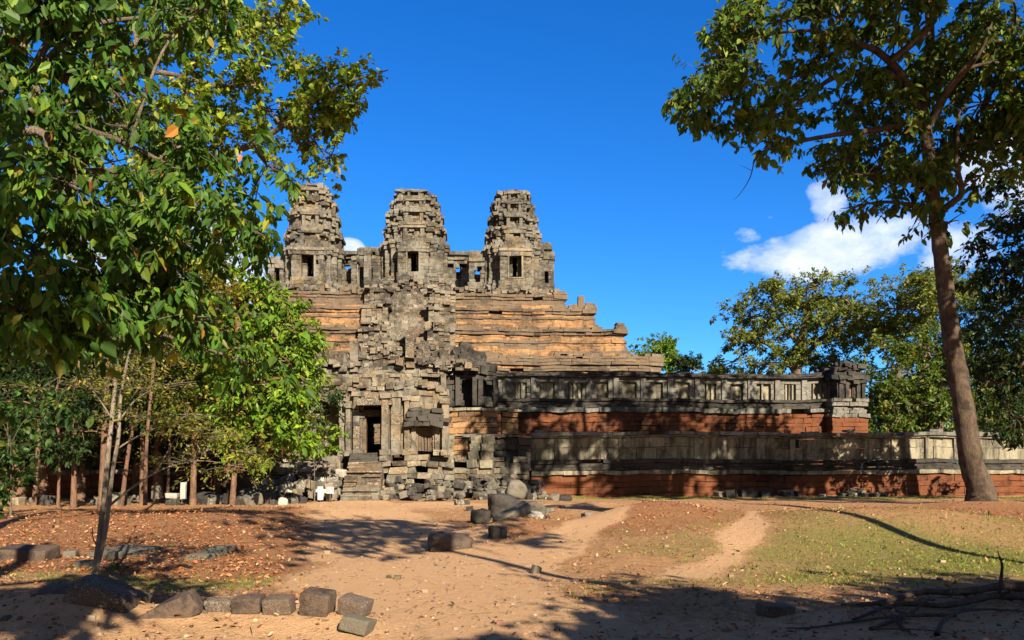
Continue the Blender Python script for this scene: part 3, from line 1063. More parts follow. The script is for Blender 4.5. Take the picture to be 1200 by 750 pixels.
    for k in range(2):
        for q in range((9, 4)[k]):
            B.rbox((cx + rng.uniform(-hh, hh) * (1 - 0.25 * k), cy + rng.uniform(-hh, hh) * (1 - 0.25 * k), za - 0.08 + 0.22 * k), (rng.uniform(0.5, 1.1), rng.uniform(0.5, 0.9), 0.36), (0.1 * rng.normal(), 0.1 * rng.normal(), rng.uniform(0, 3)), 0.06)
    B.build('tower_finial', M['tower'], th)
    return th


a_ = 10.4
def tz_at(py, ly, px):
    return TZ(py, ly, px)


def prof_from(rows, ly, px):
    """rows: list of (row_bottom, row_top, half width in photo pixels)"""
    out_ = []
    x = TX(px, ly)
    Yd = OY + x * TS + ly * TC
    for (r0, r1, hp) in rows:
        out_.append((TZ(r0, ly, px), TZ(r1, ly, px), hp / FPX * Yd))
    return out_


yl = YP - a_
tower('left of the three ruined grey towers, the tallest in view, half behind leaves', TX(369, yl), yl, TZ(343, yl, 370), 0, 370,
      prof_from(((297, 274, 31.0), (274, 253, 28.0), (253, 238, 23.5), (238, 226, 18.5), (226, 221, 13.5)), yl, 369), 0.3,
      (('front', 0.9, 1.55, 3.3, 0.05), ('right', 1.5, 1.1, 3.6, 0.25), ('left', 1.5, 1.1, 2.6, 0.4)), 33 / FPX * 80)
tower('middle of the three ruined grey towers, with a flat broken top above the stairway', TX(487, YP), YP, TZ(338, YP, 487), 0, 487,
      prof_from(((291, 270, 36.5), (270, 253, 32.0), (253, 240, 27.5), (240, 230, 23.0)), YP, 487), 0.5,
      (('front', 0.9, 1.7, 3.4, 0.05), ('right', 2.6, 1.3, 3.4, 0.3), ('left', 2.8, 1.3, 3.9, 0.35)), 37.5 / FPX * 91)
tower('right of the three ruined grey towers, with an overhanging broken side porch', TX(601, yl), yl, TZ(343, yl, 602), 0, 602,
      prof_from(((295, 274, 31.0), (274, 256, 27.5), (256, 241, 23.5), (241, 229, 18.5)), yl, 601), 0.4,
      (('front', 0.9, 1.55, 3.3, 0.05), ('right', 1.3, 1.1, 3.7, 0.15), ('left', 1.7, 1.1, 3.3, 0.25)), 33 / FPX * 80)

# broken porch pillars left standing between the towers
for (px, r0, r1, wpx, lab) in ((431, 343, 291, 8, 'lone broken stone pillar standing left of the middle tower'),
                               (566, 342, 304, 7, 'broken stone post and lintel standing left of the right tower')):
    yy = YP - 4
    x = TX(px, yy)
    zb_ = TZ(r0, yy, px)
    ori = (x, yy, zb_)
    th = tthing('broken_pillar', lab, 'pillar', *ori)
    hw = wpx / FPX * 86 / 2
    B = Blocks(ori)
    for a, b in layers(zb_ - 0.8, TZ(r1, yy, px), 0.8):
        B.box(x - hw, x + hw, yy - hw, yy + hw, a, b, 0.04)
    B.build('shaft', M['tower'], th)
    B = Blocks(ori)
    B.box(x - hw * 1.3, x + hw * (1.2 if px < 500 else 3.2), yy - hw * 1.2, yy + hw * 1.2, TZ(r1 + 8, yy, px), TZ(r1 + 4.5, yy, px), 0.05)
    B.build('capital', M['tower'], th)

# ------------------------------------------------------------------ inner gate (second terrace) on the axis
def zq(py, ly):
    return TZ(py, ly, 450)


ori = (0, 8, 1.2)
gate2 = tthing('inner_gate', 'high ruined inner gate of heaped pale blocks below the pyramid stairway', 'gate', *ori)
y2 = 7.0
B = Blocks(ori)
# plinth with stairs seen through the door
for a, b in layers(1.2, zq(478, y2), 0.36):
    B.course((-7.2, y2 + 0.6), (6.5, y2 + 0.6), a, b, 1.0, 0.1, 0.8, 0.07, 0.02)
B.build('plinth', M['brown'], gate2)
B = Blocks(ori)
xa, xb = TX(356, y2), TX(520, y2)
for j, (a, b) in enumerate(layers(zq(478, y2), zq(432, y2), 0.30)):
    L = xb - xa
    op = [(L * 0.47 - 0.6, L * 0.47 + 0.6, zq(478, y2), zq(452, y2)), (L * 0.17 - 0.35, L * 0.17 + 0.35, zq(470, y2), zq(448, y2)), (TX(494, y2) - xa, TX(514, y2) - xa, zq(464, y2), zq(444, y2))]
    B.course((xa, y2), (xb, y2), a, b, 0.9, (0.25 if j < 2 else (0.2 if j % 5 == 4 else 0.0)), 0.55, 0.08, 0.03, op, cj=0.035)
for px in (362, 374, 384, 398, 411, 424, 449, 462, 474, 487, 520):      # pilasters and colonnettes
    x = TX(px, y2)
    B.box(x - 0.17, x + 0.17, y2 - 0.35, y2 + 0.2, zq(474, y2), zq(rng.uniform(436, 444), y2), 0.04)
B.box(TX(494, y2), TX(514, y2), y2 + 0.5, y2 + 0.8, zq(464, y2), zq(444, y2), 0.0, (0.1, 0.9, 0.0))
B.box(xa + 0.2, xb - 0.2, y2 + 0.9, y2 + 4.5, zq(478, y2), zq(436, y2), 0)
B.build('wall_face', M['sand'], gate2)
# heaped broken superstructure, pyramid shaped
B = Blocks(ori)
ctr = TX(462, y2)
HL = layers(zq(434, y2), zq(383, y2 + 2), 0.27)
for j, (a, b) in enumerate(HL):
    n = len(HL)
    f = j / n
    hw = 5.6 * max(0.16, (1 - f)) ** 1.05
    hw = min(hw, 5.6)
    yy = y2 + 0.1 + f * 2.4
    B.course((ctr - hw + rng.uniform(-0.4, 0.4), yy), (ctr + hw + rng.uniform(-0.5, 0.4), yy), a, b, 2.2, rng.uniform(-0.08, 0.2) + (0.22 if j % 4 == 3 else 0), 0.5, 0.12, 0.04, cj=0.04)
for q in range(170):
    f = rng.random()
    x = ctr + rng.uniform(-1, 1) * 5.6 * (1.03 - f)
    B.rbox((x, y2 + f * 2.4 - rng.uniform(0, 0.5), zq(434, y2) + f * (zq(386, y2) - zq(434, y2)) + 0.2), (rng.uniform(0.28, 0.6), rng.uniform(0.3, 0.6), rng.uniform(0.18, 0.42)), rng.uniform(-0.16, 0.16, 3), 0.04)
for px, r0, r1 in ((415, 436, 400), (402, 436, 412), (480, 420, 384), (520, 434, 414)):    # stubs of standing pillars
    x = TX(px, y2)
    B.box(x - 0.28, x + 0.28, y2 - 0.2, y2 + 0.4, zq(r0, y2), zq(r1, y2), 0.05)
B.build('ruined_roof', M['ruin'], gate2)
# darker side chamber with a window to the right
ori2 = (TX(545, y2 + 1), y2 + 1, zq(478, y2))
B = Blocks(ori)
xa2, xb2 = TX(520, y2 + 1), TX(582, y2 + 1)
for j, (a, b) in enumerate(layers(zq(476, y2 + 1), zq(432, y2 + 1), 0.4)):
    B.course((xa2, y2 + 1), (xb2, y2 + 1), a, b, 0.8, 0.12 if j < 1 or j > 7 else 0, 0.7, 0.09, 0.03, [(TX(541, y2 + 1) - xa2, TX(553, y2 + 1) - xa2, zq(470, y2), zq(445, y2)), (TX(566, y2 + 1) - xa2, TX(578, y2 + 1) - xa2, zq(464, y2), zq(446, y2))], cj=0.05)
B.box(xa2, xb2, y2 + 2.4, y2 + 4, zq(478, y2), zq(436, y2), 0)
for px in (536, 556, 563, 581):
    x = TX(px, y2 + 1)
    B.box(x - 0.16, x + 0.16, y2 + 0.7, y2 + 1.1, zq(474, y2), zq(440, y2), 0.03)
for q in range(60):
    f = rng.random() ** 1.6
    x = TX(545, y2 + 1) + rng.uniform(-1, 1) * 2.4 * (1 - f)
    B.rbox((x, y2 + 1 + f, zq(433, y2 + 1) + f * 1.9), (rng.uniform(0.4, 0.9), rng.uniform(0.4, 0.8), rng.uniform(0.3, 0.6)), rng.uniform(-0.4, 0.4, 3), 0.06)
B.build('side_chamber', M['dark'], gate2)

# ------------------------------------------------------------------ entrance gate (outer) with its porch
yg = -4.0
zs = zq(532, yg)                                   # door sill
ori = (0, yg, -0.3)
gate = tthing('entrance_gate', 'ruined stone entrance gate with a dark doorway at the head of the steps', 'gate', *ori)
xd0, xd1 = TX(425.5, yg), TX(449, yg)
x_l, x_r = TX(357, yg), TX(524, yg)
# platform
B = Blocks(ori)
for j, (a, b) in enumerate(layers(-0.4, zs - 0.12, 0.33)):
    B.course((x_l - 2.8, yg - 1.7), (TX(403, yg), yg - 1.7), a, b, 1.4, rng.uniform(-0.05, 0.2), 0.7, 0.13, 0.05, cj=0.06)
    B.course((TX(449, yg), yg - 1.7), (x_r + 0.4, yg - 1.7), a, b, 2.2, rng.uniform(-0.05, 0.25), 0.7, 0.13, 0.05, cj=0.06)
    B.course((x_r + 0.4, yg + 1.6), (TX(620, yg + 2), yg + 1.6), a, b, 1.4, rng.uniform(-0.05, 0.2), 0.75, 0.12, 0.05, cj=0.05)
B.box(x_l - 2.8, x_r + 0.2, yg + 0.4, yg + 5.5, -0.4, zs - 0.15, 0)
B.box(x_r + 0.2, TX(618, yg + 2), yg + 2.9, yg + 6, -0.4, zs - 0.2, 0)
B.build('platform', M['sand'], gate)
# walls: front with the passage cut clean through
B = Blocks(ori)
L = x_r - x_l
ztop = zq(458, yg)
for j, (a, b) in enumerate(layers(zs, ztop, 0.36)):
    f = (a - zs) / (ztop - zs)
    # corbelled gap above the door lintel
    g = 0.0
    op = [(xd0 - x_l, xd1 - x_l, zs - 1, zq(485, yg)), (TX(376, yg) - x_l, TX(398, yg) - x_l, zs - 1, zq(470, yg)),
          (TX(488, yg) - x_l, TX(509, yg) - x_l, zs + 0.1, zq(503, yg))]
    if a > zq(485, yg):
        k_ = (a - zq(485, yg)) / (zq(455, yg) - zq(485, yg))
        c_ = TX(441, yg) - x_l
        hwid = max(0.0, 0.75 * (1 - k_))
        op.append((c_ - hwid * 1.1, c_ + hwid * 0.6, a - 1, b + 1))
    B.course((x_l, yg), (x_r, yg), a, b, 0.8, 0.0, 0.7, 0.06, 0.015, op, cj=0.04)
    B.course((xd0, yg + 0.5), (xd0, yg + 5.5), a, b, 0.8, 0.0, 0.9, 0.04)          # passage sides
    B.course((xd1, yg + 5.5), (xd1, yg + 0.5), a, b, 0.8, 0.0, 0.9, 0.04)
    B.course((x_r, yg), (x_r, yg + 5.5), a, b, 0.8, 0.0, 0.9, 0.05)
    B.course((x_l, yg + 5.5), (x_l, yg), a, b, 0.8, 0.0, 0.9, 0.05)
B.box(x_l + 0.8, xd0 - 0.8, yg + 1.9, yg + 5.4, zs - 0.2, ztop - 0.3, 0)
B.box(xd1 + 0.8, x_r - 0.8, yg + 1.3, yg + 5.4, zs - 0.2, ztop - 0.3, 0)
B.box(xd0 - 0.8, xd1 + 0.8, yg + 1.0, yg + 5.4, zq(484, yg), ztop - 0.2, 0)
yr = yg + 4.6
B.box(xd0 - 0.1, TX(434, yr), yr, yr + 0.7, zs - 0.3, zq(484, yg), 0)
B.box(TX(446.5, yr), xd1 + 0.1, yr, yr + 0.7, zs - 0.3, zq(484, yg), 0)
B.box(TX(434, yr), TX(446.5, yr), yr, yr + 0.7, zs - 0.3, zq(521, yr), 0)
B.box(TX(434, yr), TX(446.5, yr), yr, yr + 0.7, zq(497, yr), zq(484, yg), 0)
yr = yg + 4.6
B.box(xd0 - 0.1, TX(434, yr), yr, yr + 0.7, zs - 0.3, zq(484, yg), 0)
B.box(TX(446.5, yr), xd1 + 0.1, yr, yr + 0.7, zs - 0.3, zq(484, yg), 0)
B.box(TX(434, yr), TX(446.5, yr), yr, yr + 0.7, zs - 0.3, zq(521, yr), 0)
B.box(TX(434, yr), TX(446.5, yr), yr, yr + 0.7, zq(497, yr), zq(484, yg), 0)
B.build('wall_face', M['sand'], gate)
for (pa, pb, yo, r1) in ((399, 406, -0.45, 474), (407.5, 413, -0.75, 476), (415, 422, -0.35, 462), (422, 425.5, -0.2, 487), (449.5, 458, -1.35, 466), (459, 470, -0.55, 464), (474, 480, -0.25, 468), (482, 487.5, -0.15, 500), (509.5, 515, -0.15, 498), (518, 526, -0.4, 470)):
    B = Blocks(ori)
    xa, xb = TX(pa, yg), TX(pb, yg)
    for a, b in layers(zs - 0.1, zq(r1, yg), 0.95):
        B.box(xa, xb, yg + yo, yg + 0.1, a, b, 0.025)
    B.box(xa - 0.09, xb + 0.09, yg + yo - 0.1, yg + 0.1, zq(r1, yg) - 0.16, zq(r1, yg) + 0.12, 0.03)
    B.box(xa - 0.08, xb + 0.08, yg + yo - 0.09, yg + 0.1, zs - 0.1, zs + 0.2, 0.03)
    B.build('pilaster', M['sand'], gate)
B = Blocks(ori)
B.box(xd0 - 0.15, xd1 + 0.55, yg - 1.25, yg + 0.3, zq(477, yg), zq(470, yg), 0.04)
B.box(xd0 + 0.25, xd1 + 0.5, yg - 1.15, yg + 0.3, zq(470, yg), zq(463, yg), 0.05)
B.build('porch_lintel', M['ruin'], gate)
B = Blocks(ori)
dfw = 0.17
zd = zq(487, yg)
B.box(xd0 - 0.02, xd0 + dfw, yg - 0.06, yg + 0.5, zs, zd, 0.012)
B.box(xd1 - dfw, xd1 + 0.02, yg - 0.06, yg + 0.5, zs, zd, 0.012)
B.box(xd0 - 0.1, xd1 + 0.1, yg - 0.08, yg + 0.5, zd, zd + 0.28, 0.02)
B.box(xd0 - 0.2, xd1 + 0.2, yg - 0.35, yg + 0.4, zs - 0.2, zs - 0.005, 0.02)
B.build('door_frame', M['brown'], gate)
B = Blocks(ori)
xa, xb = TX(488, yg), TX(509, yg)
B.box(xa, xb, yg + 0.42, yg + 0.7, zs + 0.1, zq(503, yg), 0.0, (0.2, 0.5, 0.1))
for k in range(3):
    i = 0.13 * k
    B.box(xa + i, xa + i + 0.11, yg + 0.1 + 0.1 * k, yg + 0.5, zs + 0.1, zq(503, yg) - i, 0.01)
    B.box(xb - i - 0.11, xb - i, yg + 0.1 + 0.1 * k, yg + 0.5, zs + 0.1, zq(503, yg) - i, 0.01)
    B.box(xa + i + 0.11, xb - i - 0.11, yg + 0.1 + 0.1 * k, yg + 0.5, zq(503, yg) - i - 0.11, zq(503, yg) - i, 0.01)
B.box((xa + xb) / 2 - 0.06, (xa + xb) / 2 + 0.06, yg + 0.3, yg + 0.5, zs + 0.1, zq(507, yg), 0.01)
B.build('false_door', M['brown'], gate)
# ragged roof masonry above
B = Blocks(ori)
for j, (a, b) in enumerate(layers(ztop, zq(438, yg), 0.27)):
    f = j / 5.0
    B.course((x_l + 0.5 + f * 0.6, yg + 0.2 + f * 0.6), (TX(480 - 4 * j, yg), yg + 0.2 + f * 0.6), a, b, 2.5, rng.uniform(-0.05, 0.2), 0.48, 0.10, 0.06 + 0.08 * f, cj=0.04)
for q in range(120):
    x = rng.uniform(x_l, x_r)
    top = ztop + max(0, 1.0 - abs(x - TX(440, yg)) / 4.0) * rng.uniform(0, 1)
    B.rbox((x, yg + rng.uniform(0.0, 2.0), top + 0.1), (rng.uniform(0.3, 0.65), rng.uniform(0.3, 0.6), rng.uniform(0.18, 0.4)), rng.uniform(-0.18, 0.18, 3), 0.04)
for px, r1 in ((365, 440), (372, 446), (402, 452), (520, 462)):
    x = TX(px, yg)
    B.box(x - 0.22, x + 0.22, yg - 0.1, yg + 0.5, ztop - 0.1, zq(r1, yg), 0.04)
B.build('ruined_roof', M['sand'], gate)
# dark half vault over the right side bay
B = Blocks(ori)
for j in range(5):
    z_ = zq(503, yg) + 0.1 + j * 0.26
    xs = TX(474 + j * 2, yg)
    while xs < TX(520 - j * 1.5, yg):
        l_ = rng.uniform(0.4, 0.9)
        if rng.random() > 0.05 + 0.1 * j:
            B.box(xs, xs + l_, yg - 0.75 + j * 0.13 + rng.uniform(-0.18, 0.18), yg + 0.1, z_, z_ + rng.uniform(0.2, 0.3), 0.07)
        xs += l_
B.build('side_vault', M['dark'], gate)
# ruined right wing: laterite stretch, ledge, leaning pillars
ywing = -1.6
xa, xb = TX(524, ywing), TX(622, ywing)
B = Blocks(ori)
for a, b in layers(zq(550, ywing), zq(512, ywing), 0.36):
    B.course((xa, ywing), (xb, ywing), a, b, 0.8, 0, 0.7, 0.10, 0.05, [(TX(531, ywing) - xa, TX(549, ywing) - xa, -1, zq(516, ywing))], cj=0.05)
B.box(xa, TX(529, ywing), ywing + 1.0, ywing + 1.9, -0.3, zq(514, ywing), 0)
B.box(TX(551, ywing), xb, ywing + 0.8, ywing + 1.6, -0.3, zq(514, ywing), 0)
B.build('wing_wall', M['dark'], gate)
B = Blocks(ori)
B.course((xa, ywing), (xb, ywing), zq(512, ywing), zq(508.5, ywing), 0.9, 0.22, 0.8, 0.10, 0.12, cj=0.06)
B.build('wing_ledge', M['blue'], gate)
for (px, lean, w_) in ((556, 0.10, 0.62), (571, 0.05, 0.72), (527, 0.0, 0.5)):
    B = Blocks(ori)
    x = TX(px, ywing)
    z_ = zq(548, ywing)
    for k in range(4):
        hgt = 0.47
        B.rbox((x - lean * 1.6 * (1 - k * 0.5), ywing - 0.75, z_ + hgt * (k + 0.5)), (w_, 0.5, hgt), (0, lean * -1.2, rng.uniform(-0.1, 0.1)), 0.03)
    B.build('leaning_pillar', M['pale'], gate)
yw2 = 3.0
B = Blocks(ori)
for a, b in layers(1.2, zq(481, yw2), 0.36):
    B.course((TX(520, yw2), yw2), (TX(607, yw2), yw2), a, b, 1.0, 0, 0.8, 0.07, 0.01, [(TX(583, yw2) - TX(520, yw2), TX(588, yw2) - TX(520, yw2), -1, zq(484, yw2))], cj=0.04)
B.build('rear_laterite_wall', M['orange'], gate)
B = Blocks(ori)
B.course((TX(516, yw2), yw2), (TX(612, yw2), yw2), zq(481, yw2), zq(477.5, yw2), 1.1, 0.2, 0.9, 0.08, 0.06, cj=0.05)
x = TX(519, yw2 - 1)
for a, b in layers(zq(490, yw2), zq(464, yw2), 0.4):
    B.box(x - 0.3, x + 0.33, yw2 - 1.2, yw2 - 0.5, a, b, 0.05)
B.build('rear_ledge', M['pale'], gate)

# ------------------------------------------------------------------ entrance steps
ori = (TX(420, yg - 4), yg - 4, -0.3)
st = tthing('entrance_steps', 'worn stone steps climbing to the dark doorway', 'steps', *ori)
zb_ = -0.3
nst = 11
for k in range(nst):
    B = Blocks(ori)
    f = k / nst
    y0 = -8.6 + f * 3.9
    za, zc = zb_ + (zs - zb_) * f, zb_ + (zs - zb_) * (k + 1) / nst
    x = TX(404, -7)
    xe = TX(446, -7)
    while x < xe:
        l_ = rng.uniform(0.5, 1.1)
        B.box(x, min(xe, x + l_), y0 + rng.uniform(-0.12, 0.12), y0 + 1.2 + 0.3, za - 0.35, zc + rng.uniform(-0.035, 0.02), 0.03)
        B.box(max(TX(404, -7), x + 0.01), min(xe, x + l_) - 0.01, y0 - rng.uniform(0.05, 0.11), y0 + 0.1, zc - 0.07, zc + rng.uniform(0.0, 0.02), 0.012)
        x += l_
    B.build('step', M['ruin'] if k < 9 else M['dark'], st)
B = Blocks(ori)
B.box(TX(405, -7) + 0.05, TX(446, -7) - 0.05, -6.2, yg - 0.3, -0.4, zs - 0.55, 0)
B.build('step_core', M['brown'], st)
# ------------------------------------------------------------------ trees
def catmull(pts, n=5):
    P = [np.array(p, float) for p in pts]
    if len(P) < 3:
        return np.array([P[0] + (P[-1] - P[0]) * t for t in np.linspace(0, 1, n + 1)])
    P = [2 * P[0] - P[1]] + P + [2 * P[-1] - P[-2]]
    o_ = []
    for i in range(1, len(P) - 2):
        for t in np.linspace(0, 1, n, endpoint=False):
            a, b, c, d = P[i - 1:i + 3]
            o_.append(0.5 * (2 * b + (c - a) * t + (2 * a - 5 * b + 4 * c - d) * t * t + (3 * b - a - 3 * c + d) * t ** 3))
    o_.append(P[-2])
    return np.array(o_)


class Tubes:
    def __init__(s):
        s.V, s.F, s.n = [], [], 0

    def add(s, pts, sides=8, rough=0.06, n=5):
        """pts rows (x,y,z,r)"""
        C = catmull(pts, n)
        C[:, 3] = np.maximum(C[:, 3], 0.002)
        tg = np.gradient(C[:, :3], axis=0)
        tg /= np.linalg.norm(tg, axis=1)[:, None] + 1e-9
        ref = np.array([0.31, 0.87, 0.2]) if abs(tg[0, 2]) > 0.6 else np.array([0, 0, 1.0])
        ang = np.arange(sides) / sides * 2 * math.pi
        m = len(C)
        rings = np.zeros((m, sides, 3))
        for i in range(m):
            u = np.cross(tg[i], ref)
            u /= np.linalg.norm(u) + 1e-9
            v = np.cross(tg[i], u)
            rr = C[i, 3] * (1 + rough * rng.normal(0, 1, sides))
            rings[i] = C[i, :3] + rr[:, None] * (np.cos(ang)[:, None] * u + np.sin(ang)[:, None] * v)
        b = s.n
        s.V.append(rings.reshape(-1, 3))
        idx_ = b + np.arange(m * sides).reshape(m, sides)
        nx_ = np.roll(idx_, -1, axis=1)
        s.F.append(np.stack([idx_[:-1], nx_[:-1], nx_[1:], idx_[1:]], -1).reshape(-1, 4))
        s.n += m * sides

    def build(s, name, mat, parent, org):
        V = np.concatenate(s.V) - np.array(org)
        return link(name, mesh_from(name, V, np.concatenate(s.F), [mat], None, smooth=True), parent)


def unit(v):
    return v / (np.linalg.norm(v, axis=-1, keepdims=True) + 1e-9)


def leaf_arrays(P, D, N, ln, wd_, fold=0.25, droop=0.12):
    D = unit(D)
    S = unit(np.cross(D, N))
    N = np.cross(S, D)
    ln = ln[:, None]
    hw = wd_[:, None] * 0.5
    dz = np.array([0, 0, -1.0]) * droop * ln
    base = P
    l1 = P + D * ln * 0.30 - S * hw * 0.92 + N * hw * fold
    l2 = P + D * ln * 0.66 - S * hw * 0.80 + N * hw * fold + dz * 0.4
    tip = P + D * ln + dz
    r1 = P + D * ln * 0.30 + S * hw * 0.92 + N * hw * fold
    r2 = P + D * ln * 0.66 + S * hw * 0.80 + N * hw * fold + dz * 0.4
    V = np.stack([base, l1, l2, tip, r2, r1], 1).reshape(-1, 3)
    n = len(P)
    b = (np.arange(n) * 6)[:, None, None]
    F = (np.array([[0, 3, 2, 1], [0, 5, 4, 3]])[None] + b).reshape(-1, 4)
    return V, F


def pick_cols(pal, n, var=0.22):
    cols = np.array([c for c, w_ in pal])
    ws = np.array([w_ for c, w_ in pal], float)
    k = rng.choice(len(pal), n, p=ws / ws.sum())
    c = 0.69 * cols[k] * np.exp(rng.normal(0, var, (n, 1)))
    c = c * np.exp(rng.normal(0, 0.07, (n, 3)))
    return np.clip(c, 0.002, 0.9)


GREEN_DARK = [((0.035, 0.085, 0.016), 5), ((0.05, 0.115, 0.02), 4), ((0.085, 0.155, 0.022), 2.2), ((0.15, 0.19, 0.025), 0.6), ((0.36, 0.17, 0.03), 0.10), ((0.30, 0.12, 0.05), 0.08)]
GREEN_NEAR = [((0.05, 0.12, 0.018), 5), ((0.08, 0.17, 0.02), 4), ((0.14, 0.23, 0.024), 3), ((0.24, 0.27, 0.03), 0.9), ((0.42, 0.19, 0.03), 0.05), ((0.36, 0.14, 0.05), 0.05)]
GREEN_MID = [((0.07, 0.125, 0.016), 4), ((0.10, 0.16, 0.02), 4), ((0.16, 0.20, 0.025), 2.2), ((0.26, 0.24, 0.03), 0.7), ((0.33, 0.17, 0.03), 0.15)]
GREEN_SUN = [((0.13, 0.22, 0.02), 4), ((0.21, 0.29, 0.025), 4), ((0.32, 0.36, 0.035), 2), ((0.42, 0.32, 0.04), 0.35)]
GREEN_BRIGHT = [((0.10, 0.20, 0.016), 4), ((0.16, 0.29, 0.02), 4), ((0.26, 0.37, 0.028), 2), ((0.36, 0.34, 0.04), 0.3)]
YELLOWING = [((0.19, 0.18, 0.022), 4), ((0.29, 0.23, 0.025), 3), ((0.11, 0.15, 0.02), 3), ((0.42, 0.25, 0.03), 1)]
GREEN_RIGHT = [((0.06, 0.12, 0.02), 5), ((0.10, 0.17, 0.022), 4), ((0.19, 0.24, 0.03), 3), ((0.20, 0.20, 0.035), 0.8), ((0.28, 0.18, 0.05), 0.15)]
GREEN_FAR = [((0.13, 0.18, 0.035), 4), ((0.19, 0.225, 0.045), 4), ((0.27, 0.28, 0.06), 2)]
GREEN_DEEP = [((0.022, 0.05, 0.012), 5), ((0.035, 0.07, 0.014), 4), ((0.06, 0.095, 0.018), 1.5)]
DRYTWIG = [((0.17, 0.19, 0.03), 3), ((0.27, 0.23, 0.04), 3), ((0.38, 0.28, 0.04), 1.2), ((0.12, 0.15, 0.03), 2)]


def crown_mesh(name, blobs, leaf, pal, parent, org, barkm, trunkpts=None, per=14, tw=0.6, nsub=9, sig=0.26, droop=0.5, stretch=0.55, width=0.55, limbtubes=None, limb_r=0.05, shell=0.45, hang=0.0):
    """blobs: (centre, (rx,ry,rz), sprays). Foliage is leaf sprays gathered in uneven sub-clumps."""
    Pl, Dl, Nl, T = [], [], [], Tubes()
    for (c, r, ns) in blobs:
        c = np.array(c, float)
        r = np.array(r, float)
        u = unit(rng.normal(0, 1, (nsub, 3)))
        sub = u * (shell + (1 - shell) * rng.random((nsub, 1)) ** 0.6)
        subc = c + sub * r
        wts = rng.random(nsub) ** 0.8 + 0.25
        k = rng.choice(nsub, ns, p=wts / wts.sum())
        C = subc[k] + rng.normal(0, 1, (ns, 3)) * r * sig
        O = unit((C - c) / r + rng.normal(0, 0.45, (ns, 3)))
        dtw = unit(O * 0.8 + rng.normal(0, 0.45, (ns, 3)) + np.array([0, 0, -0.25 - hang]))
        L = tw * rng.uniform(0.6, 1.3, ns)
        # boughs from the blob centre to its clumps
        for q in range(nsub):
            mid = (c + subc[q]) / 2 + rng.normal(0, 0.1, 3) * r
            T.add([(*c, limb_r * 0.6), (*mid, limb_r * 0.42), (*subc[q], limb_r * 0.15)], 4, 0.05, 3)
        for i in range(ns):
            if rng.random() < 0.35:
                a = C[i]
                b = C[i] + dtw[i] * L[i]
                s0 = subc[k[i]]
                T.add([(*(s0 * 0.6 + a * 0.4), limb_r * 0.16), (*a, limb_r * 0.12), (*b, limb_r * 0.05)], 3, 0.0, 2)
        m = rng.integers(int(per * 0.5), int(per * 1.5) + 1, ns)
        rep = np.repeat(np.arange(ns), m)
        tt = rng.uniform(0.0, 1.0, len(rep))
        P = C[rep] + dtw[rep] * (L[rep] * tt)[:, None] + rng.normal(0, 0.12 * tw, (len(rep), 3))
        D = dtw[rep] * 0.5 + rng.normal(0, 0.75, (len(rep), 3))
        D[:, 2] = D[:, 2] * 0.6 - droop
        N = rng.normal(0, stretch, (len(rep), 3)) + np.array([0, 0, 1.0]) + O[rep] * 0.5
        Pl.append(P)
        Dl.append(D)
        Nl.append(N)
    P, D, N = np.concatenate(Pl), np.concatenate(Dl), np.concatenate(Nl)
    n = len(P)
    ln = leaf * np.exp(rng.normal(0, 0.32, n))
    V, F = leaf_arrays(P, D, N, ln, ln * width * rng.uniform(0.8, 1.2, n))
    cols = np.repeat(pick_cols(pal, n), 6, axis=0)
    TV, TF = np.concatenate(T.V), np.concatenate(T.F)
    allV = np.concatenate([V, TV]) - np.array(org)
    allF = np.concatenate([F, TF + len(V)])
    mi = np.concatenate([np.zeros(len(F), int), np.ones(len(TF), int)])
    tints = np.concatenate([cols, np.full((len(TV), 3), 0.2)])
    me = mesh_from(name, allV, allF, [M['leaf'], barkm], tints, mi)
    return link(name, me, parent)


def tree(name, label, cat, trunk, limbs, blobs, leaf, pal, bark, group=None, sides=12, connect=True, **kw):
    base = np.array(trunk[0][:3], float)
    base[2] = gz(base[0], base[1]) if abs(base[0]) < 60 and base[1] < 46 else base[2]
    th = thing(name, label, cat, tuple(base), 0, group)
    T = Tubes()
    T.add(trunk, sides, 0.045, 8)
    T.build('trunk', M[bark], th, base)
    skel = [catmull(trunk, 8)]
    for lb in limbs:
        T = Tubes()
        T.add(lb, 8, 0.06, 6)
        T.build('branch', M[bark], th, base)
        skel.append(catmull(lb, 6))
    S = np.concatenate(skel)
    if connect and blobs:
        for (c, r, ns) in blobs:
            c = np.array(c, float)
            d = np.linalg.norm(S[:, :3] - c, axis=1) + np.maximum(0, S[:, 2] - c[2]) * 0.8
            q = S[int(np.argmin(d))]
            L = np.linalg.norm(q[:3] - c)
            r0 = min(q[3] * 0.7, 0.02 + L * 0.022)
            mid = (q[:3] + c) / 2 + np.array([*(rng.normal(0, 0.07, 2) * L), 0.10 * L])
            T = Tubes()
            T.add([(*q[:3], r0), (*mid, r0 * 0.75), (*c, r0 * 0.45)], 6, 0.05, 5)
            T.build('bough', M[bark], th, base)
    if blobs:
        crown_mesh('crown', blobs, leaf, pal, th, base, M[bark], **kw)
    return th


def PB(px, py, Yd, rx, rz, ns, ry=None):
    """blob seen at a pixel of the photo, Yd metres away, radii in photo pixels"""
    k = Yd / FPX
    return (W(px, py, Yd), (rx * k, (ry if ry is not None else 0.8 * (rx + rz) / 2 * k), rz * k), ns)


def PT(px, py, Yd, r):
    v = W(px, py, Yd)
    return (v.x, v.y, v.z, r)


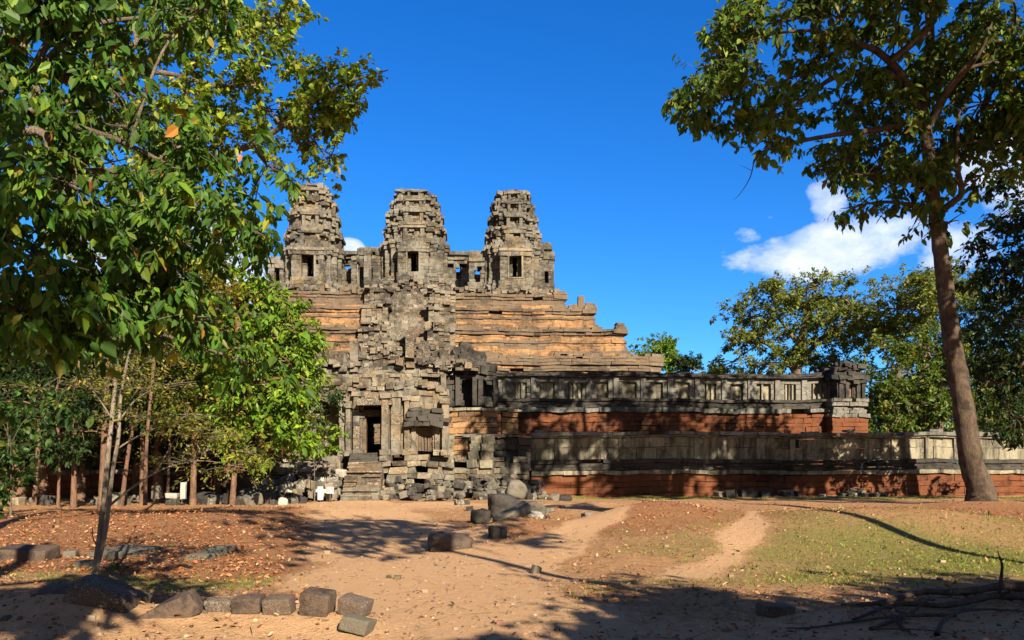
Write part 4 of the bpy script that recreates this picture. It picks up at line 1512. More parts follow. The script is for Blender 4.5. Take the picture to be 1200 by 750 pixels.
# --- tall tree on the right
Yt = 32.0
bx, by = W(1150, 594, Yt).x, Yt
tk = [(bx, by, gz(bx, by) - 0.15, 0.78), (bx - 0.05, by, gz(bx, by) + 0.5, 0.62), PT(1138, 540, Yt, 0.53), PT(1128, 470, Yt, 0.46), PT(1113, 380, Yt, 0.39), PT(1103, 300, Yt, 0.345), PT(1094, 235, Yt, 0.31), PT(1088, 180, Yt, 0.28), PT(1083, 120, Yt, 0.26), PT(1090, 40, Yt, 0.2), PT(1080, -60, Yt, 0.12)]
tk = [(*q_[:3], q_[3] * 0.86) for q_ in tk]
limbs = [
    [PT(1085, 165, 32, 0.2), PT(1066, 105, 31.5, 0.17), PT(1035, 65, 31, 0.14), PT(990, 46, 30.5, 0.11), PT(950, 36, 30, 0.07), PT(900, 40, 30, 0.04)],
    [PT(1062, 95, 31.5, 0.13), PT(1020, 84, 31, 0.12), PT(975, 92, 31, 0.10), PT(930, 125, 31, 0.07), PT(895, 140, 31, 0.03)],
    [PT(1045, 72, 31, 0.15), PT(1085, 35, 30, 0.14), PT(1105, 0, 30, 0.12), PT(1120, -60, 29, 0.09)],
    [PT(1086, 150, 32, 0.18), PT(1112, 105, 31, 0.15), PT(1150, 55, 30, 0.13), PT(1168, 0, 30, 0.1), PT(1180, -70, 29, 0.07)],
    [PT(1086, 135, 32, 0.16), PT(1040, 150, 31.5, 0.13), PT(985, 157, 31, 0.10), PT(945, 164, 31, 0.085), PT(918, 170, 31, 0.06), PT(893, 165, 31, 0.03)],
    [PT(915, 169, 31, 0.035), PT(888, 182, 31, 0.028), PT(879, 208, 31, 0.02), PT(868, 226, 31, 0.012), PT(860, 234, 31, 0.006)],
    [PT(881, 200, 31, 0.012), PT(873, 196, 31, 0.008), PT(866, 193, 31, 0.004)],
    [PT(1098, 250, 32, 0.16), PT(1118, 236, 31.6, 0.14), PT(1127, 224, 31.4, 0.12), PT(1121, 190, 31, 0.1), PT(1124, 130, 31, 0.06)],
]
bl = []
for (px, py, rx, rz, ns, dy) in (
        (838, 72, 34, 22, 46, -1.5), (818, 105, 26, 20, 30, -2), (872, 52, 42, 30, 60, -1), (850, 118, 44, 26, 60, -2), (893, 140, 40, 24, 55, -1.5), (905, 168, 30, 14, 16, -1),
        (922, 26, 46, 28, 60, 0), (985, 20, 55, 34, 80, -1), (945, 84, 40, 22, 46, -1), (985, 120, 40, 24, 44, 0.5), (1050, 40, 60, 46, 110, -1), (1020, 120, 40, 26, 50, 1),
        (1040, 165, 48, 34, 80, 0), (985, 175, 32, 20, 36, 0), (1015, 205, 36, 22, 42, 0), (1008, 240, 18, 14, 12, 0), (1055, 215, 34, 26, 40, 0), (1078, 250, 16, 14, 10, 0.5),
        (1090, 95, 55, 44, 90, 1.5), (1150, 40, 60, 46, 100, -1), (1150, 120, 50, 40, 80, 0), (1190, 90, 45, 50, 70, -1), (1175, 165, 40, 30, 50, -1), (1115, 170, 40, 30, 50, 1),
        (1190, 30, 50, 60, 70, 1), (1150, 205, 22, 16, 16, 0), (1110, 262, 18, 12, 8, 0),
        (880, 0, 40, 26, 40, -1), (960, -40, 70, 36, 80, 0), (1050, -60, 80, 45, 100, 0), (1150, -60, 80, 50, 100, 0), (1240, 40, 60, 80, 100, -2), (1240, 140, 50, 60, 70, 0),
        (1100, -140, 100, 50, 110, 2), (1210, -120, 90, 60, 110, 0), (1290, -20, 70, 80, 90, 2), (1000, -120, 70, 40, 60, -3)):
    bl.append(PB(px, py, Yt + dy, rx, rz, int(ns * 1.25), ry=1.9))
tree('tall_tree', 'tall leaning tree with a bare brown trunk in front of the wall', 'tree', tk, limbs, bl, 0.27, GREEN_RIGHT, 'bark_tall', per=11, tw=0.55, nsub=8, sig=0.21, droop=0.75, limb_r=0.06, sides=16, hang=0.25)

# --- big near tree at the left edge: large drooping leaves
Yn = 8.0
tk = [(-4.7, 4.3, -0.2, 0.26), (-4.6, 4.4, 1.6, 0.21), (-4.5, 4.5, 3.2, 0.18), (-4.4, 4.6, 4.8, 0.13), (-4.3, 4.7, 6.6, 0.07)]
limbs = [
    [(-4.5, 4.5, 3.4, 0.055), PT(0, 92, 4.80, 0.0360), PT(48, 120, 4.80, 0.0300), PT(80, 145, 4.86, 0.0252), PT(140, 165, 4.92, 0.0180), PT(210, 200, 4.98, 0.0108)],
    [(-4.55, 4.45, 3.0, 0.05), PT(20, 155, 4.68, 0.0300), PT(60, 203, 4.74, 0.0252), PT(100, 255, 4.80, 0.0216), PT(140, 300, 4.86, 0.0168), PT(180, 345, 4.92, 0.0090)],
    [(-4.55, 4.45, 3.2, 0.045), PT(120, 200, 5.16, 0.0210), PT(220, 240, 5.16, 0.0150), PT(295, 262, 5.16, 0.0072)],
    [(-4.6, 4.4, 2.4, 0.04), PT(60, 330, 4.92, 0.0210), PT(160, 380, 5.16, 0.0150), PT(290, 425, 5.40, 0.0072)],
]
bl = []
for (px, py, Yd, rx, rz, ns) in (
        (40, 40, 8.2, 85, 60, 50), (20, 130, 8.0, 85, 70, 55), (110, 90, 8.6, 60, 55, 30), (150, 150, 8.4, 65, 45, 40), (80, 215, 7.8, 80, 60, 55), (205, 175, 8.5, 55, 40, 30),
        (240, 230, 8.5, 60, 42, 42), (262, 252, 8.5, 42, 24, 28), (294, 270, 8.4, 24, 16, 14), (225, 300, 8.7, 40, 26, 20), (40, 300, 7.6, 90, 60, 55), (150, 290, 8.2, 70, 50, 34),
        (90, 345, 8.0, 90, 40, 56), (190, 340, 8.6, 60, 38, 40), (245, 372, 8.8, 50, 24, 26), (296, 415, 9.2, 24, 20, 12), (20, 365, 7.6, 60, 40, 32), (150, 385, 8.8, 60, 20, 20),
        (190, 18, 8.8, 60, 30, 28), (235, 10, 8.6, 40, 20, 16), (-60, 120, 8.0, 80, 120, 60), (-60, 330, 7.6, 70, 90, 40), (60, -60, 8.2, 110, 50, 40), (180, -60, 9, 80, 40, 24), (312, 193, 8.6, 14, 10, 6), (-30, 450, 8.2, 40, 50, 20)):
    bl.append(PB(px, py, Yd * 0.60, rx, rz, ns, ry=0.45))
tree('leafy_tree', 'near tree with large drooping dark green leaves filling the upper left', 'tree', tk, limbs, bl, 0.067, GREEN_NEAR, 'bark_grey', per=19, tw=0.20, nsub=8, sig=0.25, droop=0.9, stretch=0.7, width=0.52, limb_r=0.013, shell=0.3, hang=0.2)

# --- sunlit tree farther left whose limb reaches toward the towers
Ym = 11.9
tk = [PT(-130, 600, 11.55, 0.2800), PT(-110, 500, 11.69, 0.2310), PT(-90, 350, 11.76, 0.1680), PT(-60, 230, 11.90, 0.1400), PT(-20, 100, 11.90, 0.0980), PT(30, 0, 11.90, 0.0700), PT(60, -120, 11.90, 0.0420)]
limbs = [
    [PT(-10, 110, 11.90, 0.0630), PT(135, 65, 11.90, 0.0525), PT(165, 48, 11.90, 0.0455), PT(205, 42, 11.90, 0.0350), PT(265, 36, 11.90, 0.0350), PT(330, 30, 11.90, 0.0210)],
    [PT(-60, 240, 11.90, 0.0770), PT(150, 205, 11.90, 0.0560), PT(230, 190, 11.90, 0.0525), PT(290, 172, 11.90, 0.0490), PT(330, 148, 11.90, 0.0420), PT(365, 122, 11.90, 0.0315), PT(405, 98, 11.90, 0.0245), PT(455, 82, 11.90, 0.0084)],
    [PT(-30, 150, 11.90, 0.0560), PT(110, 110, 11.55, 0.0420), PT(180, 85, 11.55, 0.0350), PT(250, 100, 11.55, 0.0350), PT(300, 100, 11.55, 0.0210)],
    [PT(-80, 330, 11.76, 0.0560), PT(60, 220, 11.55, 0.0420), PT(130, 125, 11.55, 0.0350), PT(150, 60, 11.55, 0.0280)],
    [PT(340, 143, 11.90, 0.0245), PT(368, 165, 11.90, 0.0140), PT(385, 190, 11.90, 0.0084), PT(392, 200, 11.90, 0.0042)],
]
bl = []
for (px, py, rx, rz, ns, dy) in (
        (330, 20, 40, 26, 40, 0), (270, 15, 46, 30, 46, 0.6), (300, 62, 40, 26, 36, -0.5), (245, 62, 42, 28, 34, 0.5), (352, 88, 20, 18, 12, 0), (345, 70, 16, 10, 6, 0), (210, 25, 45, 30, 36, 0), (205, 95, 40, 26, 30, -0.6),
        (265, 105, 42, 24, 36, 0.3), (312, 128, 34, 22, 32, 0.4), (355, 108, 26, 18, 26, 0), (385, 108, 24, 20, 30, 0), (415, 112, 26, 22, 36, 0), (405, 140, 26, 16, 22, 0.2), (375, 150, 22, 14, 14, 0), (388, 182, 18, 12, 11, 0), (352, 172, 16, 12, 8, 0),
        (250, 145, 38, 22, 32, 0), (300, 165, 34, 20, 22, 0), (195, 150, 40, 26, 34, 0.5), (150, 100, 45, 35, 36, 0.8), (150, 30, 50, 34, 40, 0.3), (90, 60, 50, 40, 40, 0.6), (130, 190, 50, 34, 40, 1), (200, 210, 44, 30, 40, 0.8), (250, 195, 36, 24, 26, 0.5), (70, 150, 50, 40, 40, 1),
        (30, 60, 50, 50, 40, 1), (170, 250, 44, 30, 36, 1.5), (100, 260, 60, 40, 46, 1.5), (200, -40, 70, 30, 40, 0), (110, -60, 80, 40, 40, 0), (20, -60, 70, 60, 50, 0), (-60, 60, 70, 90, 60, 0), (330, 195, 14, 10, 6, 0)):
    bl.append(PB(px, py, Ym + dy * 0.7, rx, rz, int(ns * 1.15), ry=0.65))
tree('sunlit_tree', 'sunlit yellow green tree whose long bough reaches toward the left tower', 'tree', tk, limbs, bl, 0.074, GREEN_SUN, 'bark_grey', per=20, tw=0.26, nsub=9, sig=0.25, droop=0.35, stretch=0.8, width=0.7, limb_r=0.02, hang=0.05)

# --- bushy bright tree against the pyramid
Yb = 31.0
tk = [PT(272, 592, Yb, 0.12), PT(276, 540, Yb, 0.10), PT(282, 470, Yb, 0.10), PT(280, 400, Yb, 0.13), PT(275, 330, Yb, 0.06)]
bl = []
for (px, py, rx, rz, ns, dy) in ((272, 328, 30, 14, 26, 0), (318, 352, 28, 20, 40, 0), (255, 350, 46, 30, 56, 0), (330, 378, 32, 30, 56, 0.3), (300, 400, 44, 34, 64, -0.4), (340, 425, 28, 28, 46, 0), (250, 405, 46, 38, 60, 0.4), (330, 468, 36, 28, 50, 0), (285, 460, 44, 34, 56, -0.5),
                             (345, 500, 28, 24, 30, 0), (300, 510, 40, 26, 36, 0), (240, 465, 40, 32, 40, 0.5), (210, 370, 40, 40, 50, 1), (355, 450, 16, 16, 12, 0), (200, 430, 40, 40, 40, 1), (352, 400, 14, 14, 12, 0)):
    bl.append(PB(px, py, Yb + dy, rx, rz, int(ns * 1.4), ry=1.2))
tree('bushy_tree', 'dense bright green tree standing against the left side of the pyramid', 'tree', tk, [], bl, 0.23, GREEN_BRIGHT, 'bark_red', per=13, tw=0.55, nsub=9, sig=0.25, droop=0.6, width=0.5, limb_r=0.05, hang=0.1)

Yy = 26.0
tk = [PT(170, 592, Yy, 0.07), PT(172, 520, Yy, 0.055), PT(180, 430, Yy, 0.05), PT(190, 340, Yy, 0.04), PT(195, 270, Yy, 0.04)]
bl = []
for (px, py, rx, rz, ns) in ((195, 255, 34, 18, 34), (225, 285, 38, 18, 44), (180, 290, 36, 18, 36), (245, 315, 34, 16, 34), (205, 325, 40, 20, 44), (265, 345, 26, 14, 20), (170, 340, 36, 20, 34), (225, 365, 40, 18, 34), (255, 385, 30, 14, 20), (190, 400, 36, 18, 24), (150, 260, 36, 20, 28), (140, 300, 40, 24, 30)):
    bl.append(PB(px, py, Yy, rx, rz, int(ns * 1.3), ry=1.2))
tree('yellowing_tree', 'thin tree with fine yellowing leaves between the dark branches and the bright bush', 'tree', tk, [], bl, 0.10, YELLOWING, 'bark_red', per=22, tw=0.5, nsub=8, sig=0.27, droop=0.1, width=0.6, limb_r=0.03)

# --- sapling with twin pale stems
Ys = 10.9
sx, sy = gp(110, 687)
s0 = W(110, 687, sy)
k = lambda px, py, r, dy=0.0: PT(px, py, sy + dy, r * 0.66)
tk = [k(110, 690, 0.085), k(113, 660, 0.066), k(119, 610, 0.056), k(124, 560, 0.05), k(130, 500, 0.044), k(136, 440, 0.036), k(140, 390, 0.026), k(146, 340, 0.015)]
limbs = [
    [k(112, 672, 0.05, -0.05), k(124, 620, 0.045, -0.12), k(131, 560, 0.042, -0.15), k(139, 510, 0.038, -0.15), k(141, 470, 0.033, -0.1), k(150, 420, 0.024), k(165, 370, 0.012)],
    [k(129, 592, 0.030), k(150, 575, 0.026), k(178, 556, 0.022, 0.1), k(205, 545, 0.016, 0.2), k(240, 540, 0.010, 0.3), k(285, 548, 0.005, 0.4)],
    [k(184, 552, 0.014, 0.1), k(196, 530, 0.009, 0.1), k(205, 515, 0.005, 0.1)],
    [k(139, 525, 0.022, -0.1), k(160, 512, 0.017), k(190, 500, 0.012, 0.2), k(225, 502, 0.007, 0.3), k(262, 505, 0.004, 0.3)],
    [k(142, 490, 0.02, -0.1), k(160, 468, 0.015), k(190, 452, 0.009, -0.2), k(230, 447, 0.004, -0.3)],
    [k(131, 490, 0.018), k(110, 460, 0.012, 0.2), k(85, 440, 0.006, 0.3)],
    [k(146, 455, 0.018), k(165, 430, 0.012, 0.2), k(190, 415, 0.006, 0.2)],
    [k(114, 640, 0.016), k(109, 630, 0.012, -0.05), k(108, 618, 0.008, -0.08)],
]
bl = []
for (px, py, rx, rz, ns, dy) in ((150, 445, 40, 18, 26, 0), (195, 455, 45, 16, 30, -0.2), (225, 485, 45, 14, 30, 0.2), (180, 490, 40, 14, 22, 0.1), (250, 512, 42, 12, 26, 0.3), (265, 548, 40, 9, 20, 0.4), (215, 540, 30, 10, 12, 0.2), (105, 455, 35, 18, 18, 0.2), (185, 415, 40, 18, 22, 0.2), (130, 400, 40, 22, 22, 0), (290, 530, 30, 10, 12, 0.3)):
    bl.append(PB(px, py, sy + dy, rx, rz, int(ns * 1.8), ry=0.5))
tree('sapling', 'slender sapling with pale twin stems and sparse yellow green leaves', 'tree', tk, limbs, bl, 0.045, DRYTWIG, 'bark_pale', per=12, tw=0.26, nsub=8, sig=0.3, droop=0.15, width=0.5, limb_r=0.009, connect=False, sides=10)

# --- slender reddish trees in front of the left wall
spec = [((68, 590), (70, 520), 30.5, 0.055, 0), ((86, 591), (88, 500), 30.5, 0.105, 1), ((119, 590), (124, 470), 30.0, 0.13, 2), ((142, 588), (150, 530), 32.0, 0.085, 3), ((226, 588), (228, 500), 32.0, 0.125, 4), ((196, 585), (199, 520), 33.5, 0.06, 5), ((166, 585), (167, 510), 34, 0.10, 6), ((40, 588), (46, 500), 33, 0.09, 7), ((315, 586), (317, 520), 35, 0.05, 8)]
labs = ['thinnest reddish trunk at the far left, just left of the stout red one', 'straight reddish trunk left of the pale sapling, bare to the canopy', 'stout leaning reddish trunk directly behind the pale sapling', 'reddish trunk leaning right, just right of the pale sapling',
        'sunlit straight tan trunk right of the two white stones', 'thin dark trunk behind the white stones by the left wall', 'shaded trunk between the leaning one and the white stones', 'dim trunk at the far left behind dark foliage', 'thin shaded trunk under the bright bushy tree']
for (p0, p1, Yd, r, q) in spec:
    gzv = W(p0[0], 0, Yd)
    x0, y0 = gzv.x, Yd
    d = (p1[0] - p0[0]) / FPX * Yd / max(0.5, (p0[1] - p1[1]) / FPX * Yd)
    hgt = rng.uniform(6.0, 7.6)
    tk = [(x0, y0, gz(x0, y0) - 0.1, r * 1.25), (x0 + d * 0.8, y0, 0.8, r), (x0 + d * 2.5, y0, 2.5, r * 0.9), (x0 + d * 4.2 + rng.normal(0, .1), y0, 4.2, r * 0.75), (x0 + d * 5 + rng.normal(0, .2), y0 + 0.2, hgt, r * 0.35)]
    bl = []
    for j in range(5):
        bl.append(((x0 + d * 4 + rng.uniform(-1.8, 1.8), y0 + rng.uniform(-0.6, 1.6), rng.uniform(2.9 if p0[0] < 120 else 3.9, hgt + 0.6)), (1.3, 1.2, 0.75), 34))
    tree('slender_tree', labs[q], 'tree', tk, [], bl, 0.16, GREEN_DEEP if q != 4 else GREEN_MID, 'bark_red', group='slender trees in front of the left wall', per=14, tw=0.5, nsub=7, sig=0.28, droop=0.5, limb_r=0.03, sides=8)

# --- low shrubs
def shrub(name, label, base, blobs, leaf, pal, group=None, per=12, tw=0.3):
    tk = [(base[0], base[1], gz(base[0], base[1]) - 0.05, 0.035), (base[0] + 0.03, base[1], base[2] + 0.4, 0.025), (base[0], base[1] + 0.02, blobs[0][0][2], 0.012)]
    return tree(name, label, 'shrub', tk, [], blobs, leaf, pal, 'bark_grey', group, per=per, tw=tw, nsub=7, sig=0.28, limb_r=0.02, sides=6)


shrub('shrub', 'leafy shrub growing in front of the dark left opening of the gate', tuple(W(368, 588, 37.5)), [PB(372, 505, 37.5, 26, 14, 34), PB(352, 525, 37.5, 24, 18, 40), PB(385, 526, 37.5, 14, 10, 18), PB(398, 505, 37.3, 8, 6, 6)], 0.17, GREEN_BRIGHT, 'shrubs near the gate')
shrub('shrub', 'dark low shrub at the left edge under the near leafy tree', tuple(W(12, 590, 22)), [PB(10, 520, 22, 40, 45, 60), PB(50, 480, 23, 40, 30, 40), PB(-20, 470, 22, 40, 40, 40), PB(5, 570, 22, 22, 18, 20)], 0.16, GREEN_DARK, 'shrubs near the gate')

# --- trees beyond the wall on the right
WOODR = [(36, 92), (42, 84), (48, 94), (55, 88), (62, 98), (70, 92), (33, 106), (46, 108), (58, 112), (40, 76), (47, 72)]
protor = None
for q, (x, y) in enumerate(WOODR):
    if protor is None:
        x, y = 52, 100
        tk = [(x, y, -0.2, 0.4), (x, y, 4, 0.3), (x + .3, y, 8, 0.2), (x, y, 12, 0.08)]
        bl = [((x + dx, y + dy, z), (2.7, 2.7, 1.6), 70) for (dx, dy, z) in ((0, 0, 12.5), (-2.2, .4, 10.5), (2.3, -.3, 10.7), (0, -.8, 9), (-2.6, 1, 7.8), (2.6, .9, 8.0), (0.3, 0, 6.4), (-2.2, -0.6, 5), (2.4, 0.2, 5.2), (0, 0, 3.6))]
        protor = tree('wood_tree', 'green tree in the wood behind the right end of the wall', 'tree', tk, [], bl, 0.30, GREEN_MID[:3] + GREEN_DEEP[:2], 'bark_grey', group='wood behind the right end of the wall', per=18, tw=0.9, nsub=8, sig=0.28, droop=0.5, limb_r=0.07)
        continue
    c = protor.copy()
    COL.objects.link(c)
    c.location = (x, y, -0.2)
    c.rotation_euler = (0, 0, q * 2.1)
    sc_ = (1, 0.8, 0.85, 0.85, 0.95, 0.95, 0.8, 0.85, 0.95, 0.72, 0.72)[q]
    c.scale = (sc_, sc_, sc_)
    for ch in list(protor.children):
        d = ch.copy()
        COL.objects.link(d)
        d.parent = c
Yr = 84.0
tk = [PT(932, 520, Yr, 0.6), PT(933, 450, Yr, 0.5), PT(938, 405, Yr, 0.4), PT(945, 370, Yr, 0.3), PT(950, 345, Yr, 0.15)]
limbs = [[PT(934, 440, Yr, 0.3), PT(915, 415, Yr, 0.22), PT(885, 395, Yr, 0.12)], [PT(936, 425, Yr, 0.3), PT(965, 395, Yr, 0.22), PT(1000, 370, Yr, 0.12)], [PT(938, 408, Yr, 0.25), PT(918, 380, Yr, 0.16), PT(900, 360, Yr, 0.08)]]
bl = [PB(px, py, Yr + dy, rx, rz, int(ns * 1.7), ry=4.5) for (px, py, rx, rz, ns, dy) in ((945, 338, 46, 14, 60, 0), (985, 348, 36, 16, 46, 1), (905, 352, 34, 12, 40, -1), (880, 372, 34, 12, 40, 0), (930, 368, 44, 16, 54, 2), (975, 378, 44, 18, 54, -1), (1010, 370, 28, 22, 40, 0), (862, 398, 24, 10, 24, 0), (900, 400, 36, 14, 40, 1), (950, 402, 40, 18, 46, 0), (1000, 405, 40, 24, 54, 0), (858, 424, 18, 10, 16, 0), (890, 428, 30, 12, 26, 0), (935, 430, 34, 16, 30, 0), (975, 432, 34, 20, 36, 1), (1020, 395, 20, 24, 26, 0))]
tree('spreading_tree', 'broad spreading tree with airy flat foliage beyond the corner tower', 'tree', tk, limbs, bl, 0.27, GREEN_FAR, 'bark_grey', per=34, tw=1.1, nsub=9, sig=0.24, droop=0.2, width=0.6, limb_r=0.12)
Yr2 = 76.0
tk = [PT(1075, 520, Yr2, 0.6), PT(1078, 460, Yr2, 0.5), PT(1085, 410, Yr2, 0.38), PT(1080, 360, Yr2, 0.2)]
bl = [PB(px, py, Yr2 + dy, rx, rz, int(ns * 1.7), ry=4) for (px, py, rx, rz, ns, dy) in ((1065, 340, 40, 12, 46, 0), (1100, 335, 42, 14, 50, 1), (1050, 362, 36, 14, 40, 0), (1095, 362, 40, 18, 50, -1), (1130, 350, 30, 20, 40, 0), (1060, 395, 34, 22, 46, 0), (1110, 400, 44, 24, 60, 0))]
tree('spreading_tree', 'second spreading tree behind the tall leaning trunk', 'tree', tk, [], bl, 0.27, GREEN_FAR, 'bark_grey', per=34, tw=1.1, nsub=9, sig=0.24, droop=0.2, width=0.6, limb_r=0.12)
Yr3 = 66.0
for (bxp, lab, pal, blobs_) in ((1050, 'rounded green tree just right of the corner tower, over the wall', GREEN_MID, ((1045, 430, 32, 26, 60, 0), (1030, 465, 26, 26, 50, 0), (1060, 470, 36, 30, 70, -1), (1045, 500, 36, 20, 40, 0), (1075, 440, 30, 26, 50, 1))),
                               (1100, 'dark green tree behind the tall leaning trunk, low over the wall', GREEN_RIGHT, ((1095, 450, 36, 30, 70, 0), (1120, 430, 34, 30, 66, 1), (1105, 490, 40, 26, 60, 0), (1140, 470, 34, 40, 60, 0), (1085, 410, 24, 20, 36, 1))),
                               (1150, 'tall dark tree right of the leaning trunk beyond the wall', GREEN_DEEP, ((1150, 380, 40, 30, 66, 2), (1140, 420, 34, 30, 56, 0), (1170, 440, 40, 40, 70, 0), (1160, 495, 44, 24, 56, 0), (1190, 390, 40, 40, 60, 0)))):
    tk = [PT(bxp, 540, Yr3, 0.45), PT(bxp, 480, Yr3, 0.38), PT(bxp + 3, 430, Yr3, 0.22)]
    tree('wall_tree', lab, 'tree', tk, [], [PB(px, py, Yr3 + dy, rx, rz, int(ns * 1.3), ry=3) for (px, py, rx, rz, ns, dy) in blobs_], 0.26, pal, 'bark_grey', group='trees beyond the wall on the right', per=26, tw=0.9, nsub=8, sig=0.26, droop=0.4, width=0.55, limb_r=0.08)
# dark near tree at the right edge
Yd_ = 40.0
tk = [(29.6, 41, -0.2, 0.5), (29.5, 41, 4, 0.4), (29.2, 40.5, 9, 0.33), (28.6, 40.5, 14, 0.2), (28.4, 40, 19, 0.08)]
bl = [PB(px, py, Yd_ + dy, rx, rz, int(ns * 1.3), ry=2.2) for (px, py, rx, rz, ns, dy) in ((1195, 185, 34, 18, 26, 0), (1180, 215, 24, 16, 16, 0), (1195, 240, 26, 20, 26, 0), (1170, 255, 16, 12, 8, 0), (1190, 285, 40, 26, 56, 0), (1170, 320, 32, 22, 44, 0), (1200, 340, 40, 34, 66, 0), (1175, 375, 40, 28, 60, 0), (1160, 420, 26, 22, 34, 1), (1195, 430, 40, 36, 70, 0), (1190, 490, 36, 22, 46, 0), (1240, 250, 40, 50, 70, 0), (1240, 380, 40, 60, 80, 0), (1270, 480, 50, 40, 50, 0))]
tree('dark_tree', 'dark shaded tree at the right edge with drooping boughs above the wall', 'tree', tk, [], bl, 0.24, GREEN_DEEP + [((0.12, 0.09, 0.04), 2)], 'bark_tall', per=17, tw=0.6, nsub=8, sig=0.27, droop=0.6, width=0.5, limb_r=0.06, hang=0.2)
# trees behind the pyramid base
for (bxp, Yq, lab, pal, blobs_) in ((772, 128, 'round bright green treetop just right of the pyramid', GREEN_BRIGHT, ((772, 404, 26, 11, 70, 0), (760, 418, 22, 10, 44, 0), (788, 416, 20, 12, 50, 0), (775, 430, 30, 12, 46, 0))),
                                (822, 118, 'small dark green treetop peeking over the gallery roof', GREEN_DEEP, ((812, 430, 16, 8, 36, 0), (832, 434, 16, 7, 30, 0), (800, 428, 10, 8, 20, 0), (822, 442, 30, 8, 30, 0)))):
    tk = [PT(bxp, 530, Yq, 0.6), PT(bxp, 470, Yq, 0.45), PT(bxp, 438, Yq, 0.2)]
    tree('distant_tree', lab, 'tree', tk, [], [PB(px, py, Yq + dy, rx, rz, int(ns * 1.3), ry=3) for (px, py, rx, rz, ns, dy) in blobs_], 0.26, pal, 'bark_grey', group='treetops showing over the temple', per=52, tw=0.9, nsub=8, sig=0.26, droop=0.4, width=0.6, limb_r=0.08)

# --- trees behind the left wall (dark mass behind the slender trunks)
BGL = [(-34, 44), (-27, 42), (-20, 41), (-40, 56), (-30, 58), (-23, 60), (-15.5, 40.5), (-23.5, 38.5), (-17.5, 38), (-28.5, 37.5), (-13.2, 39.5), (-20.5, 36.5), (-31, 40)]
proto = None
for q, (x, y) in enumerate(BGL):
    if proto is None:
        tk = [(x, y, -0.2, 0.3), (x, y, 3, 0.24), (x + .2, y, 6, 0.18), (x, y, 9, 0.08)]
        bl = [((x + dx, y + dy, z), (2.0, 2.0, 1.3), 60) for (dx, dy, z) in ((0, 0, 9.5), (-1.6, .4, 7.5), (1.7, -.3, 7.7), (0, -.8, 6.2), (-1.2, 1, 5.2), (1.6, .9, 5.4), (0.3, 0, 4.2), (-2, -0.6, 6), (2.1, 0.2, 6.6))]
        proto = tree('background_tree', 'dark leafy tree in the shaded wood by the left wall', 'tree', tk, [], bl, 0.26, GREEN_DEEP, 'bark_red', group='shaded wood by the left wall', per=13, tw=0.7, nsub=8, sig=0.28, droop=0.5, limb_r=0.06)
        continue
    c = proto.copy()
    COL.objects.link(c)
    c.location = (x, y, gz(x, y))
    c.rotation_euler = (0, 0, q * 1.7)
    sc_ = (1.0, 1.15, 0.9, 1.5, 1.6, 1.5, 0.7, 0.95, 0.85, 1.0, 0.62, 0.8, 1.0)[q]
    c.scale = (sc_, sc_, sc_)
    for ch in list(proto.children):
        d = ch.copy()
        COL.objects.link(d)
        d.parent = c

# --- trees outside the frame that shade the foreground and the lower walls
def shade_tree(label, x, y, hgt, rad, zc, r0, lean=(0, 0), n=9, ns=60, leaf=0.3, seed=0, vr=0.5):
    tk = [(x, y, -0.2, r0 * 1.4), (x + lean[0] * 0.1, y + lean[1] * 0.1, hgt * 0.12, r0), (x + lean[0] * 0.5, y + lean[1] * 0.5, hgt * 0.5, r0 * 0.8), (x + lean[0], y + lean[1], hgt, r0 * 0.4)]
    bl = []
    for j in range(n):
        a = rng.uniform(0, 6.28)
        rr = rad * math.sqrt(rng.random())
        bl.append(((x + lean[0] + rr * math.cos(a), y + lean[1] + rr * math.sin(a), zc + rng.uniform(-1, 1) * rad * vr), (rad * 0.42, rad * 0.42, rad * 0.28), ns))
    return tree('shade_tree', label, 'tree', tk, [], bl, leaf, GREEN_MID, 'bark_tall', group='trees standing outside the view', per=12, tw=0.7, nsub=8, sig=0.28, limb_r=0.06)


#__SHADE__
shade_tree('tree whose crown throws the dappled shade across the sandy path', 6.4, 1.6, 9.5, 3.9, 10.4, 0.13, (-2.0, 1.6), n=16, ns=16, leaf=0.24)
shade_tree('slim leaning tree whose long thin shadow crosses the grass on the right', 9.6, 9.2, 10.5, 1.6, 14.0, 0.15, (3.4, -2), n=4, ns=30)
shade_tree('spreading tree behind the viewer shading the bottom middle of the foreground', 7.9, -3.1, 5.5, 2.5, 6.2, 0.25, (0, 0), n=13, ns=70, leaf=0.26, vr=0.2)
shade_tree('second tree behind the viewer shading the bottom right corner', 12.6, -3.4, 5.5, 3.3, 6.4, 0.25, (0, 0), n=14, ns=80, leaf=0.26, vr=0.2)
shade_tree('tree behind the viewer shading the near leaves at upper left', -1.35, -1.8, 5.6, 1.5, 6.5, 0.12, (0, 0), n=8, ns=38, leaf=0.2, vr=0.35)
shade_tree('high tree right of the view shading the gallery wall', 29.5, 27.5, 21, 6.0, 20.0, 0.5, (0, 0), n=12, ns=80, leaf=0.34)
shade_tree('high tree right of the view shading the outer wall', 25.5, 21.5, 17, 5.5, 16.5, 0.4, (0, 0), n=11, ns=75, leaf=0.34)
shade_tree('tall tree right of the view shading the middle of the wall', 18.0, 17.0, 22, 5.0, 22.0, 0.4, (0.5, 0), n=12, ns=75, leaf=0.34)

